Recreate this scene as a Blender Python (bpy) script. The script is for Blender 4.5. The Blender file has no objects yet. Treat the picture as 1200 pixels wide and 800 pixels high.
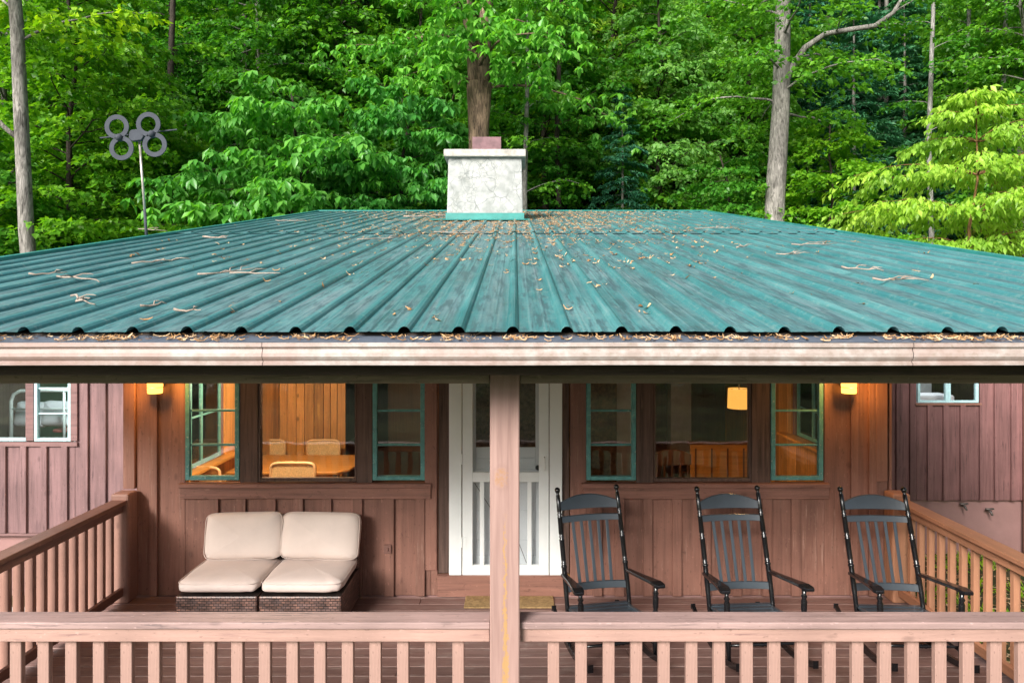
import bpy, math, random
import numpy as np
from mathutils import Vector, Matrix, Euler, noise

R = math.radians
random.seed(7)
C = bpy.context.scene.collection
H = 2.7            # camera height above the deck
F = 800.0          # focal length in photo pixels (1200 wide)
CX, CY = 604.0, 370.0

def PX(px, d): return (px - CX) / F * d
def PZ(py, d): return H - (py - CY) / F * d
WY = 6.6           # distance of the front wall
def wx(px): return PX(px, WY)
def wz(py): return PZ(py, WY)

# ------------------------------------------------------------------ mesh builder
class MB:
    def __init__(s): s.v = []; s.f = []
    def box(s, x0, x1, y0, y1, z0, z1):
        n = len(s.v)
        s.v += [(x0,y0,z0),(x1,y0,z0),(x1,y1,z0),(x0,y1,z0),(x0,y0,z1),(x1,y0,z1),(x1,y1,z1),(x0,y1,z1)]
        for q in ((3,2,1,0),(4,5,6,7),(0,1,5,4),(1,2,6,5),(2,3,7,6),(3,0,4,7)):
            s.f.append(tuple(n+i for i in q))
        return s
    def xbox(s, M, sx, sy, sz):
        n = len(s.v)
        for x,y,z in ((-1,-1,-1),(1,-1,-1),(1,1,-1),(-1,1,-1),(-1,-1,1),(1,-1,1),(1,1,1),(-1,1,1)):
            s.v.append(tuple(M @ Vector((x*sx/2, y*sy/2, z*sz/2))))
        for q in ((3,2,1,0),(4,5,6,7),(0,1,5,4),(1,2,6,5),(2,3,7,6),(3,0,4,7)):
            s.f.append(tuple(n+i for i in q))
        return s
    def bar(s, a, b, w, t, up=(0,0,1)):
        a = Vector(a); b = Vector(b); d = b-a; L = d.length; d.normalize()
        u = Vector(up); x = d.cross(u).normalized(); u = x.cross(d).normalized()
        M = Matrix((( x.x, d.x, u.x, (a.x+b.x)/2),( x.y, d.y, u.y, (a.y+b.y)/2),( x.z, d.z, u.z, (a.z+b.z)/2),(0,0,0,1)))
        return s.xbox(M, w, L, t)
    def tube(s, pts, rad, n=8, cap=True, sq=1.0):
        pts = [Vector(p) for p in pts]
        if not hasattr(rad, '__len__'): rad = [rad]*len(pts)
        t0 = (pts[1]-pts[0]).normalized()
        ref = Vector((0,0,1)) if abs(t0.z) < .9 else Vector((1,0,0))
        x = t0.cross(ref).normalized()
        base = len(s.v)
        for i,p in enumerate(pts):
            if i == 0: t = t0
            elif i == len(pts)-1: t = (pts[i]-pts[i-1])
            else: t = (pts[i+1]-pts[i-1])
            if t.length < 1e-9: t = t0
            t = t.normalized()
            x = (x - t*x.dot(t))
            if x.length < 1e-6: x = t.orthogonal()
            x.normalize(); y = t.cross(x)
            for k in range(n):
                a = 2*math.pi*k/n
                s.v.append(tuple(p + x*math.cos(a)*rad[i] + y*math.sin(a)*rad[i]*sq))
        for i in range(len(pts)-1):
            for k in range(n):
                a = base+i*n+k; b = base+i*n+(k+1)%n
                s.f.append((a, b, b+n, a+n))
        if cap:
            s.f.append(tuple(base+k for k in reversed(range(n))))
            e = base+(len(pts)-1)*n
            s.f.append(tuple(e+k for k in range(n)))
        return s
    def prism(s, poly, y0, y1):               # polygon in XZ extruded along Y
        n = len(s.v); m = len(poly)
        s.v += [(x,y0,z) for x,z in poly] + [(x,y1,z) for x,z in poly]
        s.f.append(tuple(n+i for i in range(m)))
        s.f.append(tuple(n+m+i for i in reversed(range(m))))
        for i in range(m):
            j = (i+1)%m; s.f.append((n+i, n+m+i, n+m+j, n+j))
        return s
    def prismx(s, poly, x0, x1):              # polygon in YZ extruded along X
        n = len(s.v); m = len(poly)
        s.v += [(x0,y,z) for y,z in poly] + [(x1,y,z) for y,z in poly]
        s.f.append(tuple(n+i for i in reversed(range(m))))
        s.f.append(tuple(n+m+i for i in range(m)))
        for i in range(m):
            j = (i+1)%m; s.f.append((n+i, n+j, n+m+j, n+m+i))
        return s
    def cyl(s, c, r, z0, z1, n=16): return s.tube([(c[0],c[1],z0),(c[0],c[1],z1)], r, n)

def wloc(o):
    v = Vector((0,0,0))
    while o is not None: v += o.location; o = o.parent
    return v

def obj(name, mb, mat, parent=None, world=False, smooth=False, bevel=0, seg=1):
    me = bpy.data.meshes.new(name)
    me.from_pydata(mb.v, [], mb.f); me.update()
    if smooth:
        me.polygons.foreach_set('use_smooth', [True]*len(me.polygons))
    o = bpy.data.objects.new(name, me); C.objects.link(o)
    if mat: me.materials.append(mat)
    if parent is not None:
        o.parent = parent
        if world: o.location = -wloc(parent)
    if bevel:
        b = o.modifiers.new('bevel', 'BEVEL'); b.width = bevel; b.segments = seg; b.limit_method = 'ANGLE'; b.angle_limit = R(40)
    if smooth:
        try:
            pass
        except Exception: pass
    return o

def tag(o, label, cat, group=None):
    o['label'] = label; o['category'] = cat
    if group: o['group'] = group
    return o
def thing(name, label, cat, loc=(0,0,0), rz=0, group=None):
    o = bpy.data.objects.new(name, None); C.objects.link(o)
    o.empty_display_size = .2
    o.location = loc; o.rotation_euler = (0,0,rz)
    return tag(o, label, cat, group)
def struct(o, kind='structure'):
    o['kind'] = kind; return o
def copy_tree(o, parent=None):
    c = o.copy(); C.objects.link(c)
    if parent is not None: c.parent = parent
    for ch in list(o.children): copy_tree(ch, c)
    return c

# ------------------------------------------------------------------ materials
class N:
    def __init__(s, name):
        s.m = bpy.data.materials.new(name); s.m.use_nodes = True
        s.t = s.m.node_tree; s.t.nodes.clear()
        s.out = s.t.nodes.new('ShaderNodeOutputMaterial')
    def n(s, typ, **kw):
        x = s.t.nodes.new(typ)
        for k,v in kw.items(): setattr(x, k, v)
        return x
    def l(s, a, b): s.t.links.new(a, b)
    def coord(s, scale=(1,1,1), which='Object'):
        tc = s.n('ShaderNodeTexCoord'); mp = s.n('ShaderNodeMapping')
        mp.inputs['Scale'].default_value = scale
        s.l(tc.outputs[which], mp.inputs['Vector']); return mp.outputs[0]
    def noise(s, vec, scale, detail=4, rough=.55, dist=0):
        x = s.n('ShaderNodeTexNoise'); x.inputs['Scale'].default_value = scale
        x.inputs['Detail'].default_value = detail; x.inputs['Roughness'].default_value = rough
        x.inputs['Distortion'].default_value = dist
        if vec is not None: s.l(vec, x.inputs['Vector'])
        return x.outputs['Fac']
    def ramp(s, fac, stops, interp='LINEAR'):
        x = s.n('ShaderNodeValToRGB'); cr = x.color_ramp; cr.interpolation = interp
        while len(cr.elements) < len(stops): cr.elements.new(.5)
        for e,(p,c) in zip(cr.elements, stops):
            e.position = p
            if not hasattr(c,'__len__'): c = (c,c,c)
            e.color = tuple(c)+(1,) if len(c)==3 else c
        s.l(fac, x.inputs[0]); return x.outputs[0]
    def mix(s, fac, a, b, mode='MIX'):
        x = s.n('ShaderNodeMix', data_type='RGBA', blend_type=mode)
        for sock,v in ((x.inputs[0],fac),(x.inputs[6],a),(x.inputs[7],b)):
            if hasattr(v,'is_linked') or hasattr(v,'links'): s.l(v, sock)
            elif not hasattr(v,'__len__'): sock.default_value = v
            else: sock.default_value = tuple(v)+(1,)
        return x.outputs[2]
    def math(s, op, a, b=0.0):
        x = s.n('ShaderNodeMath', operation=op)
        for i,v in enumerate((a,b)):
            if hasattr(v,'links'): s.l(v, x.inputs[i])
            else: x.inputs[i].default_value = v
        return x.outputs[0]
    def island(s):
        return s.n('ShaderNodeNewGeometry').outputs['Random Per Island']
    def bump(s, h, strength=.3, dist=.01):
        x = s.n('ShaderNodeBump'); x.inputs['Strength'].default_value = strength; x.inputs['Distance'].default_value = dist
        s.l(h, x.inputs['Height']); return x.outputs[0]
    def bsdf(s, col, rough=.6, metal=0, nrm=None, spec=.5, **kw):
        b = s.n('ShaderNodeBsdfPrincipled')
        for key,v in (('Base Color',col),('Roughness',rough),('Metallic',metal),('Specular IOR Level',spec)):
            if hasattr(v,'links'): s.l(v, b.inputs[key])
            elif key=='Base Color': b.inputs[key].default_value = tuple(v)+(1,)
            else: b.inputs[key].default_value = v
        for k,v in kw.items(): b.inputs[k].default_value = v
        if nrm is not None: s.l(nrm, b.inputs['Normal'])
        return b.outputs[0]
    def done(s, sh): s.l(sh, s.out.inputs['Surface']); return s.m

def mat_wood(name, col, axis='Z', var=.25, rough=.55, wear=None, wear_amt=.0, bump=.25, grain=.25, spec=.4, knot=.45, flat=False):
    m = N(name)
    st = {'Z':(26,26,1.3), 'X':(1.3,26,26), 'Y':(26,1.3,26)}[axis]
    v = m.coord(st); isl = m.island()
    # shift the grain on every board
    add = m.n('ShaderNodeVectorMath', operation='ADD'); m.l(v, add.inputs[0])
    cmb = m.n('ShaderNodeCombineXYZ'); sh = m.math('MULTIPLY', isl, 57.0)
    for i in range(3): m.l(sh, cmb.inputs[i])
    m.l(cmb.outputs[0], add.inputs[1]); v = add.outputs[0]
    g = m.noise(v, 1.0, 6, .6, .6)
    big = m.noise(m.coord((1,1,1)), 2.2, 4)
    dark = tuple(c*(1-grain*1.6) for c in col); lite = tuple(min(1,c*(1+grain*.9)) for c in col)
    c = m.ramp(g, [(.25,dark),(.5,col),(.75,lite)])
    hv = m.ramp(isl, [(0,1-var),(1,1+var*.5)])
    c = m.mix(1.0, c, hv, 'MULTIPLY')
    bg = m.ramp(big, [(.3,.82),(.7,1.1)])
    c = m.mix(1.0, c, bg, 'MULTIPLY')
    # knots and nail specks
    vn = m.n('ShaderNodeTexVoronoi'); vn.inputs['Scale'].default_value = 1.0
    sc = {'Z':(5.5,5.5,2.6),'X':(2.6,5.5,5.5),'Y':(5.5,2.6,5.5)}[axis]
    if flat: sc = (5.5,0,2.6)
    m.l(m.coord(sc), vn.inputs['Vector'])
    kn = m.ramp(vn.outputs['Distance'], [(.05,1),(.12,0)])
    if flat:
        sp_ = m.n('ShaderNodeSeparateColor'); m.l(vn.outputs['Color'], sp_.inputs[0]); kn = m.math('MULTIPLY', kn, m.math('GREATER_THAN', sp_.outputs[0], .62))
    c = m.mix(m.math('MULTIPLY', kn, knot), c, tuple(x*.35 for x in col))
    if wear is not None:
        w = m.noise(v, 1.6, 8, .7, .3); w2 = m.noise(m.coord(), 3.5, 5, .6)
        w = m.math('MULTIPLY', m.ramp(w, [(.56,0),(.66,1)]), m.ramp(w2, [(.5-wear_amt*.5,0),(.68-wear_amt*.5,1)]))
        c = m.mix(w, c, wear)
    # fine paint specks and chips
    sp = m.noise(m.coord({'Z':(1,1,.45),'X':(.45,1,1),'Y':(1,.45,1)}[axis]), 46, 3, .6)
    c = m.mix(m.math('MULTIPLY', m.ramp(sp, [(.64,0),(.69,1)]), .55), c, tuple(x*.4 for x in col))
    c = m.mix(m.math('MULTIPLY', m.ramp(sp, [(.30,1),(.34,0)]), .35), c, tuple(min(1,x*1.7+.03) for x in col))
    hb = m.math('ADD', g, m.math('MULTIPLY', sp, .6))
    nr = m.bump(hb, bump, .006)
    return m.done(m.bsdf(c, rough, 0, nr, spec))

def mat_flat(name, col, rough=.5, metal=0, var=.12, scale=9, bump=.0, spec=.5, spots=None, **kw):
    m = N(name)
    nz = m.noise(m.coord(), scale, 6, .6)
    c = m.ramp(nz, [(.3, tuple(x*(1-var) for x in col)), (.7, tuple(min(1,x*(1+var)) for x in col))])
    if spots:
        s2 = m.noise(m.coord(), scale*3.1, 8, .7)
        c = m.mix(m.ramp(s2, [(.58,0),(.68,1)]), c, spots)
    nr = m.bump(m.noise(m.coord(), scale*6, 5), bump, .004) if bump else None
    return m.done(m.bsdf(c, rough, metal, nr, spec, **kw))

def mat_leaf(name, c1, c2, trans, tfac=.38, rough=.42, objvar=.42, spec=.45):
    m = N(name)
    isl = m.island()
    c = m.ramp(isl, [(0,c1),(.55,tuple((a+b)/2 for a,b in zip(c1,c2))),(1,c2)])
    oi = m.n('ShaderNodeObjectInfo').outputs['Random']
    hv = m.ramp(oi, [(0,(1-objvar,1-objvar*.6,1-objvar*.2)),(1,(1+objvar,1+objvar*.5,1-objvar*.3))])
    c = m.mix(1.0, c, hv, 'MULTIPLY')
    big = m.ramp(m.noise(m.coord(), .55, 3), [(.32,(.72,.8,.9)),(.68,(1.2,1.1,.95))])
    c = m.mix(1.0, c, big, 'MULTIPLY')
    b = m.bsdf(c, rough, 0, None, spec)
    t = m.n('ShaderNodeBsdfTranslucent'); m.l(m.mix(1.0, c, trans, 'MULTIPLY'), t.inputs[0])
    mx = m.n('ShaderNodeMixShader'); mx.inputs[0].default_value = tfac
    m.l(b, mx.inputs[1]); m.l(t.outputs[0], mx.inputs[2])
    return m.done(mx.outputs[0])

def mat_bark(name, c1, c2, scale=1.0):
    m = N(name)
    v = m.coord((9*scale,9*scale,1.6*scale))
    g = m.noise(v, 1.6, 8, .65, 1.2)
    blot = m.noise(m.coord((1,1,.6)), 1.3, 5, .6)
    c = m.ramp(g, [(.35,c1),(.62,c2)])
    c = m.mix(1.0, c, m.ramp(blot, [(.35,.55),(.65,1.25)]), 'MULTIPLY')
    return m.done(m.bsdf(c, .85, 0, m.bump(g, .8, .05), .2))

def mat_glass(name, ior=1.5, tint=(1,1,1)):
    m = N(name)
    fr = m.n('ShaderNodeFresnel'); fr.inputs['IOR'].default_value = ior
    wav = m.bump(m.noise(m.coord(), 3.2, 2), .06, .02)
    gl = m.n('ShaderNodeBsdfGlossy'); gl.inputs['Roughness'].default_value = .015; m.l(wav, gl.inputs['Normal'])
    tr = m.n('ShaderNodeBsdfTransparent'); tr.inputs[0].default_value = tuple(tint)+(1,)
    mx = m.n('ShaderNodeMixShader')
    m.l(fr.outputs[0], mx.inputs[0]); m.l(tr.outputs[0], mx.inputs[1]); m.l(gl.outputs[0], mx.inputs[2])
    return m.done(mx.outputs[0])

def mat_emit(name, col, strength):
    m = N(name); e = m.n('ShaderNodeEmission'); e.inputs[0].default_value = tuple(col)+(1,); e.inputs[1].default_value = strength
    return m.done(e.outputs[0])

PAINT = (.265,.125,.098)
M = {}
M['wall'] = mat_wood('brown_painted_boards', (.262,.126,.093), 'Z', .2, .6, (.36,.22,.17), .12, .3, .2, flat=True)
M['trimx'] = mat_wood('brown_painted_trim', (.262,.126,.094), 'X', .16, .5, (.12,.06,.045), .1)
M['wing'] = mat_wood('mauve_weathered_boards', (.20,.115,.117), 'Z', .2, .75, (.07,.04,.045), .22, .4)
M['wingx'] = mat_wood('mauve_weathered_trim', (.195,.11,.107), 'X', .2, .75, (.07,.04,.045), .2, .4)
M['wing_b'] = mat_wood('red_weathered_boards', (.21,.10,.097), 'Z', .22, .7, (.05,.025,.025), .25, .4)
M['bare'] = mat_wood('dark_bare_wood', (.115,.070,.055), 'Z', .2, .75, (.19,.12,.09), .3, .5, .45)
M['bare_x'] = mat_wood('grey_brown_beam_wood', (.27,.205,.165), 'X', .1, .8, (.08,.06,.05), .2, .3, .3)
M['rail'] = mat_wood('pinkish_painted_rail', (.38,.236,.198), 'X', .08, .6, (.22,.13,.12), .25, .3, .12)
M['cap'] = mat_wood('worn_painted_cap_rail', (.36,.245,.23), 'X', .1, .65, (.14,.105,.105), .42, .4, .18)
M['railyo'] = mat_wood('warm_lit_side_rail', (.40,.185,.105), 'Y', .1, .55, (.24,.13,.08), .2, .3, .15)  # orange cast puts the warm light at this end into the colour
M['balyo'] = mat_wood('warm_lit_side_baluster', (.42,.20,.115), 'Z', .12, .6, (.26,.15,.10), .15, .3, .12)  # same warm light painted into the balusters
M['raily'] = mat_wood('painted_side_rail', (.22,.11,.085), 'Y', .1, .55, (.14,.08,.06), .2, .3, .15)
M['bal'] = mat_wood('painted_baluster', (.38,.236,.198), 'Z', .12, .6, (.26,.15,.12), .15, .3, .12)
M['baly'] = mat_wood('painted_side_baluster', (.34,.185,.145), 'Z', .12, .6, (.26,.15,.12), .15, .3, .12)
M['dark'] = mat_wood('dark_fascia_paint', (.05,.034,.026), 'X', .1, .7)
M['block'] = mat_flat('painted_block', (.30,.165,.155), .8, 0, .1, 4, .4)
M['white'] = mat_flat('white_door_paint', (.84,.87,.86), .35, 0, .03, 6)
M['white2'] = mat_flat('grey_white_inner_door', (.76,.81,.84), .45, 0, .04, 6)
M['teal'] = mat_flat('worn_turquoise_paint', (.10,.30,.29), .5, 0, .25, 14, .2, spots=(.45,.55,.52))
M['blue'] = mat_flat('pale_blue_paint', (.40,.62,.66), .5, 0, .1, 14, .2, spots=(.7,.78,.78))
M['glass'] = mat_glass('window_glass', 1.62)
M['black'] = mat_flat('black_gloss_paint', (.007,.0075,.009), .2, 0, .1, 8, 0, .6)
M['blackslat'] = mat_flat('black_paint_sky_sheen', (.034,.047,.060), .28, 0, .1, 8, 0, 1.0)  # blue grey sky reflection painted into the black of the slats
M['gutter'] = None
M['antenna'] = mat_flat('grey_plastic', (.060,.067,.082), .8, spec=.15)
M['pole'] = mat_flat('galvanised_pole', (.55,.50,.45), .45, .5, .25, 12)
M['rust'] = mat_flat('rusty_purple_metal', (.16,.085,.095), .6, .2, .3, 7, .2)
M['concrete'] = mat_flat('cap_concrete', (.42,.40,.36), .9, 0, .35, 9, .6, spots=(.14,.13,.12))
M['tealmetal'] = mat_flat('teal_flashing', (.03,.22,.20), .45, .0, .2, 6)
M['fabric'] = mat_flat('cream_cushion_fabric', (.60,.505,.465), .9, 0, .05, 5, .25, .2)
M['fabric2'] = mat_flat('cream_pillow_fabric', (.66,.56,.505), .9, 0, .04, 5, .25, .2)
M['doormat'] = mat_flat('coir_mat', (.30,.20,.095), .95, 0, .3, 30, .9, .1, spots=(.25,.13,.05))
M['brass'] = mat_flat('grey_metal', (.14,.12,.11), .5, .5)
M['pine'] = mat_wood('knotty_pine', (.52,.25,.075), 'Z', .42, .45, (.62,.34,.08), .2, .15, .3, knot=.9)
M['pine2'] = mat_wood('knotty_pine_partition', (.52,.25,.075), 'Z', .42, .45, (.62,.34,.08), .2, .15, .3, knot=.95, flat=True)
M['pinex'] = mat_wood('pine_tabletop', (.52,.24,.06), 'X', .1, .3, None, 0, .1, .2)
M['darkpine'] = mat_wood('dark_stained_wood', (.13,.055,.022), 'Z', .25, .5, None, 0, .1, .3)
M['cane'] = mat_flat('woven_cane', (.62,.45,.24), .7, 0, .25, 60, .5)
M['canewood'] = mat_flat('blond_wood', (.66,.44,.24), .4, 0, .1, 6)
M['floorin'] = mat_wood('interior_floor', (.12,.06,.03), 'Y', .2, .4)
M['ceil'] = mat_wood('porch_ceiling', (.10,.075,.06), 'Y', .15, .8)
M['green'] = mat_flat('green_wall_paint', (.03,.12,.065), .7)
M['bedwhite'] = mat_flat('white_bedding', (.78,.80,.84), .9, 0, .05, 5, .2)
M['bedmetal'] = mat_flat('white_enamel_tube', (.72,.80,.78), .35)
M['redbrown'] = mat_flat('red_tray_paint', (.33,.09,.07), .5)
M['greywall'] = mat_flat('pale_grey_wall', (.55,.57,.58), .8)
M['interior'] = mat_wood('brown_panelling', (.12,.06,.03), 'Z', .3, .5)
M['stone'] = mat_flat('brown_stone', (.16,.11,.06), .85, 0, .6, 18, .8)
M['box'] = mat_flat('painted_outlet', (.20,.10,.08), .5)

def mat_gutter():
    m = N('stained_white_gutter')
    v = m.coord((5,6,6))
    a = m.noise(v, 3.2, 8, .62); b = m.noise(m.coord((1.6,1,1)), 1.1, 4)
    sp = m.noise(m.coord((5,8,8)), 9, 6, .7)
    c = m.ramp(a, [(.36,(.285,.23,.205)),(.5,(.335,.285,.262)),(.64,(.385,.355,.34))])
    c = m.mix(m.math('MULTIPLY', m.ramp(b, [(.42,0),(.62,1)]), .6), c, (.29,.18,.155))
    c = m.mix(m.math('MULTIPLY', m.ramp(sp, [(.55,0),(.7,1)]), .6), c, (.19,.15,.10))
    return m.done(m.bsdf(c, .5, 0, None, .4))
M['gutter'] = mat_gutter()

def mat_roof():
    m = N('teal_ribbed_roof_metal')
    base = m.noise(m.coord((3.5,.5,1)), 1.3, 8, .65)
    streak = m.noise(m.coord((22,.35,1)), 1.0, 6, .6)
    patch = m.noise(m.coord(), .8, 5, .6)
    fine = m.noise(m.coord((1,1,1)), 26, 6, .7)
    c = m.ramp(base, [(.3,(.022,.126,.144)),(.55,(.045,.192,.206)),(.75,(.125,.285,.290))])
    # grime on the pans: grey film where streaks and patches meet, ribs stay cleaner
    geo = m.n('ShaderNodeNewGeometry'); sep = m.n('ShaderNodeSeparateXYZ')
    tc = m.n('ShaderNodeTexCoord'); m.l(tc.outputs['Object'], sep.inputs[0])
    ph = m.math('FRACT', m.math('DIVIDE', m.math('ADD', sep.outputs['X'], 27.07+.013+.13535), .2707))
    pan = m.math('ABSOLUTE', m.math('SUBTRACT', ph, .5))          # 0 on a rib, .5 mid pan
    pan = m.ramp(pan, [(.12,0),(.22,1)])
    g = m.math('MULTIPLY', m.ramp(streak, [(.32,0),(.62,1)]), m.ramp(patch, [(.34,.15),(.66,1)]))
    g = m.math('MULTIPLY', m.math('MULTIPLY', g, pan), .95)
    c = m.mix(g, c, (.130,.190,.215))
    c = m.mix(m.math('MULTIPLY', m.ramp(fine, [(.52,0),(.72,1)]), .55), c, (.24,.32,.29))
    fs = m.noise(m.coord((70,.7,1)), 1.0, 5, .65)
    c = m.mix(m.math('MULTIPLY', m.ramp(fs, [(.55,0),(.62,1)]), .35), c, (.17,.25,.26))
    c = m.mix(m.math('MULTIPLY', m.ramp(fs, [(.38,1),(.44,0)]), .4), c, (.025,.085,.09))
    dk = m.math('MULTIPLY', m.ramp(m.noise(m.coord((14,1.7,1)), 1.5, 8, .72), [(.49,0),(.58,1)]), pan)
    c = m.mix(m.math('MULTIPLY', dk, .8), c, (.042,.088,.105))
    r = m.ramp(base, [(.3,.34),(.7,.58)])
    return m.done(m.bsdf(c, r, 0, m.bump(base, .08, .02), .5))
M['roof'] = mat_roof()

def mat_chimney():
    m = N('cracked_white_render')
    v = m.coord((1,1,1)); nz = m.n('ShaderNodeTexNoise'); nz.inputs['Scale'].default_value = 3.0; nz.inputs['Detail'].default_value = 5
    m.l(v, nz.inputs['Vector'])
    mv = m.mix(.22, v, nz.outputs['Color'])
    vo = m.n('ShaderNodeTexVoronoi', feature='DISTANCE_TO_EDGE'); vo.inputs['Scale'].default_value = 4.6; m.l(mv, vo.inputs['Vector'])
    vo2 = m.n('ShaderNodeTexVoronoi', feature='DISTANCE_TO_EDGE'); vo2.inputs['Scale'].default_value = 11; m.l(mv, vo2.inputs['Vector'])
    k = m.ramp(vo.outputs['Distance'], [(.004,1),(.032,0)])
    k2 = m.ramp(vo2.outputs['Distance'], [(.004,1),(.05,0)])
    msk = m.ramp(m.noise(v, 2.1, 4), [(.45,0),(.6,1)])
    crack = m.math('MAXIMUM', m.math('MULTIPLY', k, m.ramp(m.noise(v, 3.3, 3), [(.38,.1),(.58,1)])), m.math('MULTIPLY', k2, msk))
    c = m.ramp(m.noise(v, 5, 6), [(.3,(.23,.245,.235)),(.58,(.385,.395,.39))])
    c = m.mix(m.math('MULTIPLY', crack, .75), c, (.16,.175,.17))
    c = m.mix(m.math('MULTIPLY', m.math('MULTIPLY', msk, m.ramp(m.noise(v, 12, 6), [(.45,0),(.7,1)])), .5), c, (.5,.5,.46))
    return m.done(m.bsdf(c, .9, 0, m.bump(m.math('MULTIPLY', crack, -1), .5, .01), .2))
M['chimney'] = mat_chimney()

def mat_deck():
    m = N('brown_deck_boards')
    isl = m.island(); v = m.coord((1.4,24,24))
    g = m.noise(v, 1.2, 6, .6, .5); w = m.noise(m.coord((2,6,1)), 2.0, 7, .7)
    c = m.ramp(g, [(.3,(.145,.078,.066)),(.7,(.235,.135,.115))])
    c = m.mix(1.0, c, m.ramp(isl, [(0,.82),(1,1.15)]), 'MULTIPLY')
    c = m.mix(m.math('MULTIPLY', m.ramp(w, [(.52,0),(.68,1)]), .6), c, (.27,.20,.175))
    return m.done(m.bsdf(c, .55, 0, m.bump(g, .25, .005), .4))
M['deck'] = mat_deck()
M['deck_edge'] = mat_flat('light_catching_board_edge', (.50,.40,.37), .8)  # pale tone paints the light caught along the board gaps

def mat_wicker():
    m = N('brown_wicker')
    tc = m.n('ShaderNodeTexCoord'); sep = m.n('ShaderNodeSeparateXYZ'); m.l(tc.outputs['Object'], sep.inputs[0])
    u = m.math('ADD', sep.outputs['X'], sep.outputs['Y']); z = sep.outputs['Z']
    cm = m.n('ShaderNodeCombineXYZ'); m.l(u, cm.inputs[0]); m.l(z, cm.inputs[1])
    br = m.n('ShaderNodeTexBrick'); br.offset = .5
    br.inputs['Scale'].default_value = 1; br.inputs['Brick Width'].default_value = .040; br.inputs['Row Height'].default_value = .021
    br.inputs['Mortar Size'].default_value = .0034; br.inputs['Mortar Smooth'].default_value = .3
    br.inputs['Color1'].default_value = (.15,.080,.062,1); br.inputs['Color2'].default_value = (.085,.055,.052,1)
    br.inputs['Mortar'].default_value = (.012,.009,.008,1)
    m.l(cm.outputs[0], br.inputs['Vector'])
    nz = m.noise(m.coord((9,9,48)), 1.2, 4)
    c = m.mix(1.0, br.outputs['Color'], m.ramp(nz, [(.35,.45),(.65,2.0)]), 'MULTIPLY')
    return m.done(m.bsdf(c, .4, 0, m.bump(br.outputs['Fac'], -.8, .006), .5))
M['wicker'] = mat_wicker()

def mat_guard():
    m = N('slate_gutter_guard')
    c = m.ramp(m.noise(m.coord((4,14,1)), 5, 7, .7), [(.35,(.085,.105,.145)),(.6,(.13,.155,.20)),(.78,(.34,.33,.31))])
    return m.done(m.bsdf(c, .6, .2))
M['guard'] = mat_guard()

def mat_screen():
    m = N('fine_insect_screen')
    d = m.bsdf((.10,.105,.11), .6); t = m.n('ShaderNodeBsdfTransparent')
    mx = m.n('ShaderNodeMixShader'); mx.inputs[0].default_value = .10
    m.l(t.outputs[0], mx.inputs[1]); m.l(d, mx.inputs[2]); return m.done(mx.outputs[0])
M['screen'] = mat_screen()

def mat_ground(name, cols, scale=6.0, bump=.6):
    m = N(name)
    a = m.noise(m.coord(), scale, 8, .7); b = m.noise(m.coord(), .35, 4)
    c = m.ramp(a, [(.32,cols[0]),(.5,cols[1]),(.68,cols[2])])
    c = m.mix(1.0, c, m.ramp(b, [(.35,.75),(.65,1.15)]), 'MULTIPLY')
    return m.done(m.bsdf(c, .95, 0, m.bump(a, bump, .05), .15))
M['ground'] = mat_ground('forest_floor', ((.035,.05,.015),(.07,.075,.03),(.15,.11,.07)))
M['hill'] = mat_ground('wooded_slope_floor', ((.010,.018,.006),(.022,.032,.010),(.05,.045,.022)), 2.0)
M['path'] = mat_flat('pale_concrete_path', (.55,.53,.50), .9, 0, .1, 6, .3)
M['tan'] = N('dry_leaf_litter')
_m = M['tan']; _c = _m.ramp(_m.island(), [(0,(.13,.065,.03)),(.45,(.42,.235,.10)),(1,(.62,.46,.29))])
M['tan'] = _m.done(_m.bsdf(_c, .85, 0, None, .2))
M['twig'] = mat_flat('dead_twig_bark', (.30,.24,.20), .9, 0, .4, 20, .3)
M['lampglass'] = mat_emit('lit_amber_glass', (1.0,.46,.07), 2.2)
M['lampshade'] = mat_emit('lit_linen_shade', (1.0,.45,.08), .6)

# ------------------------------------------------------------------ THE HOUSE
ROOT = (0, WY, -.8)
house = thing('wooden_house', 'brown board and batten house with teal ribbed metal roof and covered front porch', 'house', ROOT)
def part(name, mb, mat, parent=None, **kw):
    p = parent or house
    return obj(name, mb, M[mat] if isinstance(mat, str) else mat, p, world=True, **kw)

# --- roof
EY, EZ, K = 3.4, 2.62, .196
RY = 17.0
RX0, RX1 = -4.9, 4.75
BY = 24.0
def rz(y): return EZ + K*(y-EY) if y <= RY else EZ + K*(RY-EY) - K*(y-RY)
def roof_profile():
    xs = [(RX0, 0)]
    k0 = math.ceil((RX0+.04+.013)/.2707); k1 = math.floor((RX1-.04+.013)/.2707)
    for k in range(k0, k1+1):
        c = -.013 + k*.2707
        xs += [(c-.032,0),(c-.024,.015),(c-.012,.025),(c,.027),(c+.012,.025),(c+.024,.015),(c+.032,0)]
        for q in (.095,.175):
            if c+q < RX1-.02: xs += [(c+q-.012,0),(c+q,.0025),(c+q+.012,0)]
    xs.append((RX1,0)); return xs
def roof_sheet(y0, y1, lift0, lift1, ny):
    mb = MB(); prof = roof_profile(); n = len(prof)
    for j in range(ny+1):
        y = y0 + (y1-y0)*j/ny; l = lift0+(lift1-lift0)*j/ny
        for i,(x,h) in enumerate(prof):
            wv = .004*noise.noise(Vector((x*1.7, y*.8, 3.1)))
            mb.v.append((x, y, rz(y)+h+l+wv))
    for j in range(ny):
        for i in range(n-1):
            a = j*n+i; mb.f.append((a,a+1,a+n+1,a+n))
    return mb
mb = roof_sheet(EY, 9.9, 0, 0, 26)
up = roof_sheet(9.75, RY, .012, .006, 26)
o = len(mb.v); mb.v += up.v; mb.f += [tuple(i+o for i in f) for f in up.f]
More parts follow.
